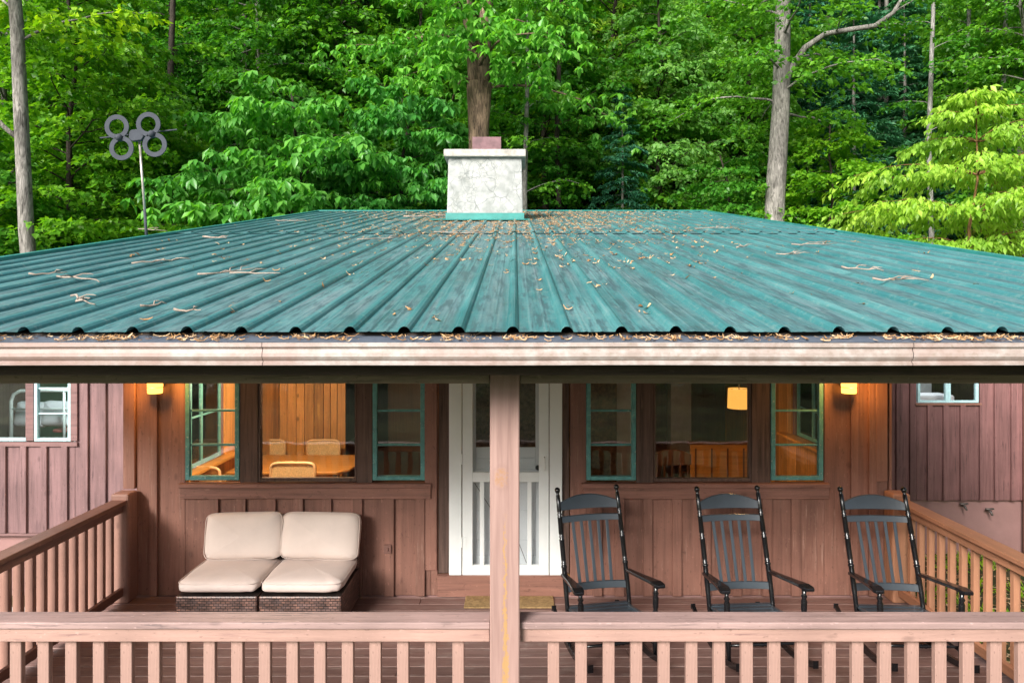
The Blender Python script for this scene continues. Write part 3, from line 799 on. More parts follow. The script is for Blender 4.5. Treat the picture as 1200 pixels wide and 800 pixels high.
# ------------------------------------------------------------------ rocking chairs
def lathe_pts(a, b, prof):
    a = Vector(a); b = Vector(b)
    return [a+(b-a)*t for t,_ in prof], [r for _,r in prof]
def rocking_chair():
    t = thing('rocking_chair', 'x', 'rocking chair')
    hw = .272
    yb, zb_, yt, zt_ = .150, .05, .53, 1.205
    pl = lambda z: yb + (yt-yb)*((z-zb_)/(zt_-zb_))**1.15
    ring = [(0,.017),(.28,.019),(.30,.021),(.46,.021),(.465,.025),(.475,.025),(.48,.018),(.49,.024),(.50,.018),(.51,.021),(.64,.022),(.645,.025),(.655,.015),(.665,.024),(.675,.015),(.685,.022),(.79,.020),(.795,.023),(.805,.014),(.815,.023),(.825,.014),(.835,.020),(.94,.018),(.955,.012),(.962,.016),(.972,.023),(.985,.024),(.995,.016),(1.0,.004)]
    for s in (-1,1):
        mb = MB(); pts = []; rr = []
        for u,r in ring:
            z = zb_+(zt_-zb_)*u; pts.append((s*hw, pl(z), z)); rr.append(r)
        mb.tube(pts, rr, 12); obj('back_post', mb, M['black'], t, smooth=True)
        # front leg
        prof = [(0,.015),(.2,.02),(.42,.022),(.5,.024),(.56,.022),(.6,.017),(.63,.024),(.66,.016),(.7,.022),(.82,.023),(.86,.016),(.89,.024),(.92,.015),(1,.02)]
        mb = MB(); pts, rr = lathe_pts((s*(hw+.02),-.27,.055),(s*(hw+.035),-.255,.605), prof); mb.tube(pts, rr, 12); obj('front_leg', mb, M['black'], t, smooth=True)
        # arm
        mb = MB(); out = [(.29,.024),(.20,.026),(.05,.031),(-.12,.038),(-.22,.045),(-.285,.043),(-.315,.03)]
        zf = lambda y: .612 - .16*max(0,y+.22)
        xc = lambda y: s*(hw + .012 + .045*max(0,(.29-y)/.6)**1.3)
        base = len(mb.v); 
        for y,w in out:
            for dz in (.013,-.013):
                mb.v += [(xc(y)-w,y,zf(y)+dz),(xc(y)+w,y,zf(y)+dz)]
        for i in range(len(out)-1):
            q = base+i*4
            mb.f += [(q,q+1,q+5,q+4),(q+3,q+2,q+6,q+7),(q+2,q,q+4,q+6),(q+1,q+3,q+7,q+5)]
        mb.f += [(base+1,base,base+2,base+3)]; e = base+(len(out)-1)*4; mb.f += [(e,e+1,e+3,e+2)]
        obj('armrest', mb, M['black'], t, bevel=.006, seg=2)
        # rocker
        mb = MB(); Rr = 1.25; rows = []
        for i in range(17):
            y = -.46 + 1.02*i/16; z = Rr - math.sqrt(Rr*Rr-(y-.02)**2)
            th = .05 if i < 15 else .035
            q = len(mb.v); mb.v += [(s*(hw+.02)-.016,y,z),(s*(hw+.02)+.016,y,z),(s*(hw+.02)+.016,y,z+th),(s*(hw+.02)-.016,y,z+th)]
            if i:
                for k in range(4): mb.f.append((q-4+k, q-4+(k+1)%4, q+(k+1)%4, q+k))
            else: mb.f.append((q,q+1,q+2,q+3))
        q = len(mb.v)-4; mb.f.append((q+3,q+2,q+1,q)); obj('rocker', mb, M['black'], t, bevel=.005, seg=2)
    # slatted seat
    mb = MB(); nS = 9
    for i in range(nS):
        y = -.27 + .50*i/(nS-1); 
        z = .365 - .035*math.sin(math.pi*min(1,(i+1)/(nS))) - .085*i/(nS-1)
        mb.bar((-(hw-.005)+0.03*0,y,z),(hw-.005,y,z), .048, .016)
    for s in (-1,1): mb.bar((s*(hw-.02),-.27,.34),(s*(hw-.02),.215,.255), .03, .05)
    mb.bar((-hw,-.285,.335),(hw,-.285,.335), .03, .06)
    obj('seat', mb, M['blackslat'], t, bevel=.004)
    # crest rail: arched
    def rail(name, z0, z1, arch, th=.018, mat='blackslat', curve=.03):
        mb = MB(); n = 14; x1 = hw-.012
        for i in range(n+1):
            x = -x1 + 2*x1*i/n; u = 1-(x/x1)**2
            yb2 = curve*u
            za, zb2 = z0, z1 + arch*u
            mb.v += [(x,pl(za)-th/2+yb2,za),(x,pl(za)+th/2+yb2,za),(x,pl(zb2)+th/2+yb2,zb2),(x,pl(zb2)-th/2+yb2,zb2)]
            if i:
                q = (i-1)*4
                for k in range(4): mb.f.append((q+k, q+(k+1)%4, q+4+(k+1)%4, q+4+k))
        mb.f.append((3,2,1,0)); q = n*4; mb.f.append((q,q+1,q+2,q+3))
        obj(name, mb, M[mat], t, bevel=.003)
    rail('crest_rail', 1.02, 1.08, .055); rail('upper_rail', .922, .972, 0); rail('lower_rail', .40, .455, 0)
    for i in range(5):
        x = -.152 + .076*i
        c = .03*(1-(x/hw)**2)
        mb = MB(); mb.bar((x*.92,pl(.452)+c,.452),(x*1.02,pl(.924)+c,.924), .027, .011, up=(0,-1,.3)); obj('back_slat', mb, M['blackslat'], t, bevel=.003)
    for a,b,r in (((-hw-.02,-.265,.27),(hw+.02,-.265,.27),.012),((-hw-.02,-.268,.19),(hw+.02,-.268,.19),.012),((-hw,.20,.24),(hw,.20,.24),.011),
                  ((-hw-.01,-.26,.27),(-hw,.20,.27),.011),((hw+.01,-.26,.27),(hw,.20,.27),.011),((-hw-.01,-.265,.16),(-hw,.185,.16),.011),((hw+.01,-.265,.16),(hw,.185,.16),.011)):
        mb = MB(); pts, rr = lathe_pts(a, b, [(0,r*.7),(.2,r),(.42,r*1.1),(.45,r*1.5),(.48,r),(.5,r*1.5),(.52,r),(.55,r*1.5),(.58,r*1.1),(.8,r),(1,r*.7)])
        mb.tube(pts, rr, 8); obj('stretcher', mb, M['black'], t, smooth=True)
    return t
proto = rocking_chair()
for i,(x,y,a,lab) in enumerate(((.74,5.50,12,'black wooden rocking chair nearest the white screen door'),
                            (1.90,5.49,4,'black wooden rocking chair in the middle of the row of three'),
                            (3.10,5.46,-2.5,'black wooden rocking chair beside the right side railing'))):
    o = proto if i == 0 else copy_tree(proto)
    o.location = (x,y,0); o.rotation_euler = (0,0,R(a)); o['label'] = lab; o['group'] = 'rocking chairs in a row on the porch'

# ------------------------------------------------------------------ cushioned seats
def cushion(w, d, h, seed, crown=.25, n=18):
    mb = MB(); idx = {}
    def vert(u, v, s):
        key = (round(u,4), round(v,4), s if max(abs(u),abs(v)) < .999 else 0)
        return key
    # superellipsoid pillow: rounded box with soft bulge
    rings = 14; seg = 56
    V = []
    for j in range(rings+1):
        ph = -math.pi/2 + math.pi*j/rings
        for i in range(seg):
            th = 2*math.pi*i/seg
            def sp(c,e): return math.copysign(abs(c)**e, c)
            cu = sp(math.cos(ph), .34); x = cu*sp(math.cos(th), .24); y = cu*sp(math.sin(th), .24); z = sp(math.sin(ph), .62)
            edge = max(abs(x),abs(y))
            z *= 1 + crown*(1-edge**2) - .12
            nz = noise.noise(Vector((x*3+seed, y*3, z*1.2)))*.08 + noise.noise(Vector((x*8+seed, y*8, z*3)))*.022
            wr = math.sin((x*17 if abs(y)>abs(x) else y*17)+seed+3*noise.noise(Vector((x*2,y*2,seed))))*.06*(edge**5)
            V.append((x*w/2*(1+nz*.25), y*d/2*(1+nz*.25), (z*(1+nz)+wr)*h/2))
    mb.v = V
    for j in range(rings):
        for i in range(seg):
            a = j*seg+i; b = j*seg+(i+1)%seg
            mb.f.append((a,b,b+seg,a+seg))
    return mb
def pipe(w, d, z, r=.0032):
    pts = []
    for i in range(57):
        th = 2*math.pi*i/56
        def sp(c,e): return math.copysign(abs(c)**e, c)
        pts.append((sp(math.cos(th),.24)*w/2*.995, sp(math.sin(th),.24)*d/2*.995, z))
    return MB().tube(pts, r, 5, cap=False)
def seat_unit(x0, x1, label, seed, tilt):
    w = x1-x0; y0,y1 = 5.80, 6.50
    t = thing('cushioned_seat', label, 'seat', ((x0+x1)/2, (y0+y1)/2, 0), 0, 'cream cushioned wicker seats')
    dd = y1-y0
    mb = MB(); mb.box(-w/2+.004, w/2-.004, -dd/2+.01, dd/2, .03, .315)
    base = obj('wicker_base', mb, M['wicker'], t, bevel=.012, seg=2)
    mb = MB(); mb.box(-w/2+.004, w/2-.004, dd/2-.06, dd/2+.0, .316, .50); obj('wicker_back', mb, M['wicker'], t, bevel=.012, seg=2)
    mb = MB()
    for sx in (-1,1):
        for sy in (-1,1): mb.box(sx*(w/2-.05)-.02, sx*(w/2-.05)+.02, sy*(dd/2-.05)-.02, sy*(dd/2-.05)+.02, 0, .029)
    obj('feet', mb, M['black'], t)
    mb = cushion(w-.004, dd-.03, .125, seed, .22); c = obj('seat_cushion', mb, M['fabric'], t, smooth=True); c.location = (0,-.015,.385)
    mb = pipe(w-.002, dd-.03, .035); p = obj('piping', mb, M['fabric'], c, smooth=True)
    mb = cushion(w*1.02, .42, .17, seed+5, .35); b = obj('back_pillow', mb, M['fabric2'], t, smooth=True)
    b.location = (.02, dd/2-.115, .65); b.rotation_euler = (R(78), R(tilt), 0)
    mb = pipe(w*1.02, .42, .045); obj('piping', mb, M['fabric2'], b, smooth=True)
seat_unit(PX(204,5.8), PX(301,5.8), 'cream cushioned wicker seat nearer the left side railing', 1.3, -1.5)
seat_unit(PX(302,5.8), PX(400,5.8), 'cream cushioned wicker seat nearer the white screen door', 7.9, 1.2)

mb = MB(); mb.box(-.42,.42,-.13,.13,0,.014)
o = obj('door_mat', mb, M['doormat'], bevel=.004); o.location = (PX(597,6.45), 6.43, .001)
tag(o, 'golden brown coir mat on the deck before the screen door', 'door mat')

# ------------------------------------------------------------------ wall lamps
def wall_lamp(px, label):
    x = wx(px)
    t = thing('wall_lamp', label, 'lamp', (x, WY-.03, 2.0), 0, 'lit porch wall lamps')
    mb = MB(); mb.box(-.05,.05,-.012,.002,.02,.22); obj('back_plate', mb, M['brass'], t, bevel=.004)
    mb = MB(); mb.tube([(0,-.085,.115),(0,-.085,.125),(0,-.085,.15)], [.078,.078,.03], 20); mb.bar((0,0,.12),(0,-.085,.13),.02,.014); obj('lamp_cap', mb, M['brass'], t)
    mb = MB(); mb.tube([(0,-.085,-.035),(0,-.085,-.03),(0,-.085,.114)], [.06,.066,.069], 24); obj('glass_shade', mb, M['lampglass'], t, smooth=True)
    mb = MB(); mb.tube([(0,-.085,-.042),(0,-.085,-.036)], [.062,.066], 24); mb.tube([(0,-.085,.02),(0,-.085,.026)], [.0705,.0705], 24, cap=False); obj('shade_rim', mb, M['brass'], t)
    l = bpy.data.lights.new('lamp_bulb', 'POINT'); l.energy = 10; l.color = (1,.46,.10); l.shadow_soft_size = .05
    lo = bpy.data.objects.new('lamp_bulb', l); C.objects.link(lo); lo.parent = t; lo.location = (0,-.19,.06)
wall_lamp(189, 'lit amber glass wall lamp left of the dining room windows')
wall_lamp(988, 'lit amber glass wall lamp right of the windows above the rocking chairs')

# ------------------------------------------------------------------ tv antenna
ax, ay = PX(172,9.1), 9.1
t = thing('tv_antenna', 'grey tv antenna with two figure eight loops on a leaning pole', 'antenna', (ax, ay, rz(ay)))
top = Vector((PX(163,9.1)-ax, 0, PZ(160,9.1)-rz(ay)))
mb = MB(); mb.tube([(0,0,-.03), top*.27], .019, 10); obj('pole_sleeve', mb, M['antenna'], t, smooth=True)
mb = MB(); mb.tube([top*.27, top*.97], .015, 10); obj('pole', mb, M['pole'], t, smooth=True)
hd = Vector((top.x, -.05, PZ(160,9.1)-rz(ay)))
mb = MB(); mb.prism([(-.10,-.03),(-.085,.05),(-.06,.075),(.06,.075),(.085,.05),(.10,-.03),(.06,-.075),(-.06,-.075)], -.03, .03)
o = obj('mount_bracket', mb, M['antenna'], t, bevel=.006); o.location = hd; o.rotation_euler = (0,R(-8),0)
def ring(c, r, w):
    mb = MB(); n = 32
    for i in range(n):
        a = 2*math.pi*i/n; ca,sa = math.cos(a),math.sin(a)
        for rr,yy in ((r-w/2,-.008),(r+w/2,-.008),(r+w/2,.008),(r-w/2,.008)):
            mb.v.append((c[0]+rr*ca, c[1]+yy, c[2]+rr*sa*1.0))
    for i in range(n):
        for k in range(4):
            a = i*4+k; b = i*4+(k+1)%4; a2 = ((i+1)%n)*4+k; b2 = ((i+1)%n)*4+(k+1)%4
            mb.f.append((a,b,b2,a2))
    return mb
for c1,c2,hub in (((136.5,148.5),(142,173.5),(139.5,161)),((173.5,145.5),(181,169.5),(177.5,157))):
    for q in (c1,c2):
        c = (PX(q[0],9)-ax, -.09, PZ(q[1],9)-rz(ay)); obj('loop', ring(c, .130, .060), M['antenna'], t)
    c = (PX(hub[0],9)-ax, -.11, PZ(hub[1],9)-rz(ay)); mb = MB()
    mb.tube([(c[0],c[1]-.035,c[2]),(c[0],c[1]-.025,c[2]),(c[0],c[1],c[2]),(c[0],c[1]+.06,c[2])], [.01,.03,.046,.046], 14); obj('hub', mb, M['antenna'], t, smooth=True)
mb = MB(); a = Vector((PX(113,9)-ax, -.02, PZ(160,9)-rz(ay))); b = Vector((PX(204,9)-ax, -.02, PZ(150,9)-rz(ay)))
mb.tube([a,b], .010, 8); obj('crossbar', mb, M['antenna'], t)

# ------------------------------------------------------------------ inside the windows
def cane_chair(loc, rot, label):
    t = thing('cane_chair', label, 'chair', loc, rot, 'cane backed dining chairs')
    if loc[1] < 9: t.scale = (1.1,1.1,1.1)
    mb = MB(); pts = []
    for i in range(24):
        th = 2*math.pi*i/24; sp = lambda c,e: math.copysign(abs(c)**e,c)
        pts.append((sp(math.cos(th),.35)*.235, .21, .77+sp(math.sin(th),.35)*.125))
    pts.append(pts[0]); mb.tube(pts, .019, 6, cap=False); obj('back_frame', mb, M['canewood'], t, smooth=True)
    mb = MB(); mb.box(-.222,.222,.205,.215,.66,.88); obj('cane_panel', mb, M['cane'], t)
    mb = MB(); mb.box(-.23,.23,-.22,.2,.44,.47); obj('seat', mb, M['cane'], t, bevel=.008)
    for s in (-1,1):
        mb = MB(); mb.tube([(s*.225,.21,.72),(s*.225,.21,.0)], .012, 6); obj('leg', mb, M['black'], t)
        mb = MB(); mb.tube([(s*.225,-.2,.44),(s*.225,-.2,.0)], .012, 6); obj('leg', mb, M['black'], t)
cane_chair((PX(349,8.15), 8.2, 0), R(180), 'cane backed chair in the middle window on the near side of the table')
cane_chair((PX(248,8.1), 7.95, 0), R(180), 'cane backed chair seen low in the left casement window')
cane_chair((PX(376,9.8), 9.72, 0), 0, 'cane backed chair across the table in the right of the middle window')
cane_chair((PX(311,9.8), 9.72, 0), 0, 'cane backed chair across the table half hidden by the window post')
t = thing('dining_table', 'honey coloured wooden dining table behind the left middle window', 'table', (-2.75, 8.9, 0))
mb = MB(); xr = PX(418,8.9)+2.75
poly = [(-.8,-.52),(xr-.12,-.52),(xr,-.36),(xr+.03,0),(xr,.36),(xr-.12,.52),(-.8,.52)]
n = len(poly); mb.v = [(x,y,.75) for x,y in poly]+[(x,y,.785) for x,y in poly]
mb.f = [tuple(reversed(range(n))), tuple(range(n,2*n))]+[(i,(i+1)%n,n+(i+1)%n,n+i) for i in range(n)]
obj('tabletop', mb, M['pinex'], t, bevel=.008)
mb = MB(); mb.box(-.7,xr-.2,-.42,.42,.66,.749); obj('apron', mb, M['pinex'], t)
for x in (-.62, xr-.25):
    for y in (-.36,.36):
        mb = MB(); mb.tube([(x,y,0),(x,y,.3),(x,y,.659)], [.022,.035,.04], 10); obj('leg', mb, M['pinex'], t, smooth=True)
t = thing('pendant_lamp', 'lit drum shaded pendant lamp hanging in the right middle window', 'lamp', (PX(866,8.2), 8.2, PZ(478,8.2)))
mb = MB(); mb.tube([(0,0,0),(0,0,.235)], [.135,.128], 28, cap=False); obj('lamp_shade', mb, M['lampshade'], t, smooth=True)
mb = MB(); mb.tube([(0,0,.2),(0,0,2.45-PZ(478,8.2))], .006, 6); mb.tube([(-.13,0,.228),(.13,0,.228)], .003, 5); obj('cord', mb, M['brass'], t)
def bulb(loc, e, col=(1,.55,.2), size=.08):
    l = bpy.data.lights.new('room_bulb','POINT'); l.energy = e; l.color = col; l.shadow_soft_size = size
    lo = bpy.data.objects.new('room_bulb', l); C.objects.link(lo); lo.location = loc; return lo
bulb((PX(866,8.2), 8.2, PZ(478,8.2)+.06), 9)
bulb((-2.6, 7.5, 2.3), 105, (1,.76,.46))
t = thing('wooden_booth', 'warm brown panelled booth bench inside the right middle window', 'bench', (PX(845,9.4), 9.4, 0))
mb = MB(); mb.box(-.42,.75,0,.05,0,.93); obj('back_panel', mb, M['pinex'], t, bevel=.006)
mb = MB(); mb.box(-.46,.79,-.02,.07,.931,.97); obj('top_rail', mb, M['darkpine'], t, bevel=.006)
mb = MB(); mb.box(-.42,.75,.052,.5,.40,.45); obj('seat', mb, M['pinex'], t)
mb = MB()
for i in range(5): mb.box(-.36+i*.22,-.34+i*.22,-.012,-.001,.1,.88)
obj('panel_batten', mb, M['darkpine'], t)
t = thing('reflected_chair', 'dark arched chair shape standing for a rocking chair reflection in the right middle window', 'chair', (PX(788,8.7), 8.7, 0))  # solid shape added in place of a rocking chair's reflection in the pane
mb = MB(); 
for i in range(11):
    x = -.24+.048*i; z = .93+.07*(1-(x/.24)**2); mb.v += [(x,.0,.80),(x,.03,.80),(x,.03,z),(x,.0,z)]
    if i:
        q=(i-1)*4
        for k in range(4): mb.f.append((q+k,q+(k+1)%4,q+4+(k+1)%4,q+4+k))
obj('crest', mb, M['darkpine'], t)
for i in range(5):
    mb = MB(); mb.box(-.2+i*.1-.012,-.2+i*.1+.012,.005,.025,.46,.80); obj('spindle', mb, M['darkpine'], t)
mb = MB(); mb.box(-.25,.25,.03,.48,.42,.46); obj('seat', mb, M['darkpine'], t)
for x in (-.23,.23):
    for y in (.05,.45):
        mb = MB(); mb.box(x-.02,x+.02,y-.02,y+.02,0,.42); obj('leg', mb, M['darkpine'], t)
# bedroom
t = thing('bed', 'white metal bed made up in white inside the left wing window', 'bed', (-6.1, 10.9, 0))
mb = MB(); mb.box(-.62,1.1,-.55,.95,.45,.93); obj('mattress', mb, M['bedwhite'], t, bevel=.06, seg=3)
mb = MB(); y = -.62
xl = PX(13,10.28)+6.1
mb.tube([(xl,y,0),(xl,y,1.42),(xl+.04,y,1.52),(xl+.14,y,1.57),(xl+.5,y,1.58),(xl+1.6,y,1.58)], .026, 8); mb.tube([(xl,y,1.3),(xl+1.6,y,1.3)], .014, 6); mb.tube([(xl+.8,y,.5),(xl+.8,y,1.58)], .02, 6)
obj('bed_frame', mb, M['bedmetal'], t, smooth=True)
for i,(x,y,z,a) in enumerate(((PX(62,10.6),10.75,1.13,12),(PX(88,10.9),11.1,1.16,10),(PX(30,10.6),10.75,1.12,10))):
    p = obj('pillow', cushion(.5,.4,.18,i*3.3,.4), M['bedwhite'], smooth=True); p.location = (x,y,z+.03); p.rotation_euler = (R(76),R(-6 if i==1 else 2),0)
    tag(p, ('front white pillow standing on the bed behind the blue sash','rear white pillow leaning on the bed behind the blue sash','white pillow against the bed rail in the leftmost window')[i], 'pillow', 'pillows on the bed')
mb = MB(); mb.cyl((0,0), .17, 0, .03, 24); o = obj('round_tray', mb, M['redbrown'], bevel=.005); o.location = (PX(66,10.3), 10.52, .931)
tag(o, 'red round tray lying on the white bed inside the left wing', 'tray')
mb = MB(); mb.box(-.35,.35,-.2,.2,0,.34); o = obj('white_bin', mb, M['bedwhite'], bevel=.03, seg=2); o.location = (f2(1112), 10.6, 1.15)
mb2 = MB(); mb2.box(-.5,.5,-.25,.25,1.10-1.15-.01+.02-1.11,-.005); 
tag(o, 'white plastic bin on a shelf inside the right wing window', 'bin')
s_ = obj('shelf', MB().box(f2(1060),f2(1165),10.35,10.85,1.10,1.145), M['greywall']); tag(s_, 'pale grey shelf behind the right wing window', 'shelf')
bulb((-6.2, 9.6, 2.3), 60, (.9,1,.97)); bulb((f2(1110), 10.7, 2.2), 10, (.9,.97,1))

# ------------------------------------------------------------------ ground
def terrain(x, y):
    d = max(0, y-25.5)
    z = -.8 + .46*d*d/(d+4)
    z += .5*noise.noise(Vector((x*.09, y*.09, 0)))*min(1, d/6)
    return z
def grid(name, x0,x1,y0,y1,nx,ny,mat):
    mb = MB()
    for j in range(ny+1):
        for i in range(nx+1):
            x = x0+(x1-x0)*i/nx; y = y0+(y1-y0)*j/ny; mb.v.append((x,y,terrain(x,y)))
    for j in range(ny):
        for i in range(nx):
            a = j*(nx+1)+i; mb.f.append((a,a+1,a+nx+2,a+nx+1))
    return struct(obj(name, mb, mat, smooth=True))
mb = MB(); 
M['lawn'] = mat_ground('rough_green_lawn', ((.010,.017,.006),(.038,.058,.017),(.13,.15,.06)), .55)
grid('lawn', -220,220,-260,25.5, 10, 10, M['lawn'])
mb = MB(); mb.box(3.75, 9.5, 2.5, 10.04, -.83, -.796); struct(obj('leafy_ground', mb, M['ground']))
grid('hillside', -220,220,25.5,210, 90, 60, M['hill'])
mb = MB(); mb.box(-6.2,-4.25,2.5,8.2,-.83,-.79); struct(obj('path', mb, M['path']))

# ------------------------------------------------------------------ leaves
rngN = np.random.default_rng(11)
def unit(a): return a/np.maximum(1e-9, np.linalg.norm(a, axis=1, keepdims=True))
def leaf_arrays(P, D, Nn, L, W, bend, wide):
    S = unit(np.cross(D, Nn)); Nn = unit(np.cross(S, D))
    L = L[:,None]; W = W[:,None]; b = bend[:,None]
    base = P; mid = P + D*L*.5 - Nn*L*b*.25; tip = P + D*L - Nn*L*b
    lf = P + D*L*wide + S*W*.5 + Nn*(W*.18 - L*b*.2); rt = P + D*L*wide - S*W*.5 + Nn*(W*.18 - L*b*.2)
    V = np.stack([base, mid, tip, lf, rt], 1).reshape(-1,3)
    n = len(P); o = (np.arange(n)*5)[:,None]
    T = np.concatenate([o+np.array([[0,1,3]]), o+np.array([[1,2,3]]), o+np.array([[0,4,1]]), o+np.array([[1,4,2]])], 1).reshape(-1)
    return V, T
def fast_mesh(name, V, T, mat):
    me = bpy.data.meshes.new(name); nt = len(T)//3
    me.vertices.add(len(V)); me.vertices.foreach_set('co', V.astype(np.float32).ravel())
    me.loops.add(len(T)); me.loops.foreach_set('vertex_index', T.astype(np.int32))
    me.polygons.add(nt); me.polygons.foreach_set('loop_start', (np.arange(nt)*3).astype(np.int32))
    me.materials.append(mat); me.update(calc_edges=True); return me

class Tree:
    """skeleton: trunk + limbs + twigs, then leaves along the twigs"""
    def __init__(s, seed): s.r = np.random.default_rng(seed); s.wood = MB(); s.tw = []
    def trunk(s, pts, rad, n=10):
        s.tp = [Vector(p) for p in pts]; s.tr = rad
        # resample with wobble
        s.wood.tube(pts, rad, n)
    def at(s, z):
        for a,b,ra,rb in zip(s.tp[:-1], s.tp[1:], s.tr[:-1], s.tr[1:]):
            if a.z <= z <= b.z:
                u = (z-a.z)/(b.z-a.z); return a+(b-a)*u, ra+(rb-ra)*u
        return s.tp[-1], s.tr[-1]
    def limb(s, p0, az, el, L, sag, r0, ntw=12, tlen=.36, t0=.10, sub=True, curl=.0):
        r = s.r; pts = []; az0 = az
        p = Vector(p0); n = 8; step = L/n
        for i in range(n+1):
            pts.append(p.copy())
            e = el - sag*(i/n); az += r.normal(0,.16)+curl/n; e += r.normal(0,.10)
            p = p + Vector((math.cos(az)*math.cos(e), math.sin(az)*math.cos(e), math.sin(e)))*step
        s.wood.tube(pts, [max(.006, .7*r0*(1-.9*i/n)) for i in range(n+1)], 5, cap=False)
        for k in range(ntw):
            t = t0 + (1-t0)*(k+.5*r.random())/ntw
            i = min(n-1, int(t*n)); u = t*n-i; q = pts[i].lerp(pts[i+1], u)
            d = (pts[i+1]-pts[i]).normalized(); a = math.atan2(d.y, d.x); e = math.asin(max(-1,min(1,d.z)))
            sg = 1 if k%2 else -1
            ta = a + sg*r.uniform(.5,1.15)*(1.05-.5*t); l = L*tlen*(1.15-.75*t)*r.uniform(.7,1.3)+.25
            s.tw.append((q.x,q.y,q.z, ta, e*.6-r.uniform(.0,.2), l))
            if sub and l > .9:
                for m in range(int(l/.5)):
                    f = r.uniform(.25,.9); qq = q + Vector((math.cos(ta),math.sin(ta),-.1*f))*l*f
                    s.tw.append((qq.x,qq.y,qq.z, ta+r.choice((-1,1))*r.uniform(.5,1.1), -r.uniform(0,.3), l*.45*r.uniform(.6,1.2)))
        e = pts[-1]; s.tw.append((e.x,e.y,e.z, az, el-sag, L*.18+.2))
    def leaves(s, step, L, W, droop, spread=(.5,1.1), sag=.25, wide=.45, jit=.05, tilt=.35, whorl=0, lvar=.42):
        r = s.r; T = np.array(s.tw); 
        if whorl: 
            n = np.maximum(1, (T[:,5]/step).astype(int)); 
        else: n = np.maximum(3, (T[:,5]/step*2).astype(int))
        R_ = np.repeat(T, n, 0); f = r.random(len(R_))*.95+.05
        if whorl: f = np.where(r.random(len(f))<.35, 1.0, f)
        dirv = np.stack([np.cos(R_[:,3])*np.cos(R_[:,4]), np.sin(R_[:,3])*np.cos(R_[:,4]), np.sin(R_[:,4])], 1)
        P = R_[:,:3] + dirv*(R_[:,5]*f)[:,None]; P[:,2] -= sag*R_[:,5]*f*f
        P += r.normal(0, jit, P.shape)
        az = R_[:,3]
        if whorl:
            P = np.repeat(P, whorl, 0); m = len(P); k = np.tile(np.arange(whorl), len(az)); off = np.repeat(r.random(len(az))*6.28, whorl)
            la = off + k*2*math.pi/whorl + r.normal(0,.22,m); P = P + r.normal(0,.015,P.shape)
        else:
            m = len(P); la = az + np.where(r.random(m)<.5,-1,1)*r.uniform(spread[0],spread[1],m)
        el = -np.abs(r.normal(droop, tilt*.6, m))+r.normal(0,.08,m)
        D = np.stack([np.cos(la)*np.cos(el), np.sin(la)*np.cos(el), np.sin(el)], 1)
        up = np.tile(np.array([[0,0,1.0]]), (m,1)) + r.normal(0, tilt, (m,3))
        ll = L*r.uniform(1-lvar,1+lvar,m); ww = ll*(W/L)*r.uniform(.8,1.2,m)
        return leaf_arrays(P, D, up, ll, ww, r.uniform(.05,.35,m), wide)
    def build(s, name, label, cat, loc, barkmat, leafmat, VT, group=None):
        t = thing(name, label, cat, loc, 0, group)
        obj('trunk', s.wood, barkmat, t, smooth=True)
        if VT is not None:
            me = fast_mesh('crown', VT[0], VT[1], leafmat); o = bpy.data.objects.new('crown', me); C.objects.link(o); o.parent = t
        return t

BK_grey = mat_bark('grey_bark', (.075,.07,.062), (.33,.31,.285))
BK_brown = mat_bark('furrowed_brown_bark', (.045,.032,.023), (.25,.175,.12), .8)
BK_dark = mat_bark('dark_bark', (.018,.014,.011), (.060,.048,.038))
BK_pale = mat_bark('pale_bark', (.09,.085,.08), (.32,.31,.29))
BK_orange = mat_bark('orange_brown_bark', (.10,.05,.025), (.36,.19,.09))
LF_maple = mat_leaf('maple_leaf', (.120,.330,.014), (.340,.580,.030), (1.5,1.5,.5), .45)
LF_mag = mat_leaf('magnolia_leaf', (.060,.270,.038), (.170,.470,.095), (1.4,1.5,.5), .40, .36)
LF_dog = mat_leaf('dogwood_leaf', (.190,.400,.040), (.350,.590,.095), (1.5,1.5,.6), .45)
LF_hem = mat_leaf('hemlock_needle', (.024,.140,.078), (.065,.240,.125), (1.2,1.4,.8), .25, .55)
LF_mid = mat_leaf('forest_leaf', (.060,.235,.020), (.175,.430,.040), (1.5,1.5,.5), .45)
LF_lite = mat_leaf('pale_forest_leaf', (.190,.420,.055), (.420,.660,.150), (1.5,1.5,.6), .48)
LF_rho = mat_leaf('rhododendron_leaf', (.024,.125,.024), (.080,.250,.045), (1.2,1.4,.5), .25, .3, .2, .6)
LF_yel = mat_leaf('yellow_green_needle', (.10,.17,.015), (.20,.28,.03), (1.4,1.4,.5), .35)

def broad(seed, height, z0, rad, nl, r0, leaf, ntw=12, lean=(0,0), shape='oval', el=(.1,.6), sag=.7, n0=0, tw=True, tlen=.36):
    t = Tree(seed); r = t.r
    pts = []; rr = []
    for i in range(9):
        u = i/8; pts.append((lean[0]*u+r.normal(0,.06)*height*.02*(i>0), lean[1]*u+r.normal(0,.06)*height*.02*(i>0), -.4+(height+.4)*u)); rr.append(r0*(1-.8*u)+.01)
    rr[0] *= 1.25
    for i in range(1,9):
        q = pts[i]; pts[i] = (q[0]+r.normal(0,.10)*(i/4), q[1]+r.normal(0,.10), q[2])
    t.trunk(pts, rr)
    for k in range(nl):
        u = (k+r.random()*.8)/nl; z = z0+(height*.98-z0)*u
        if shape == 'oval': L = rad*(.35+.65*math.sin(math.pi*min(1,.18+.82*u))**.8)
        elif shape == 'cone': L = rad*(1.02-u)
        else: L = rad*(1-.35*u)
        p,_ = t.at(z); a = k*2.39996+r.normal(0,.3)
        t.limb(p, a, r.uniform(*el), L*r.uniform(.75,1.15), sag*r.uniform(.6,1.2), r0*.34*(1-.6*u)+.01, ntw, tlen)
    return t

# ------------------------------------------------------------------ TREES
def put(t, x, y, **kw): return (x, y, terrain(x, y))
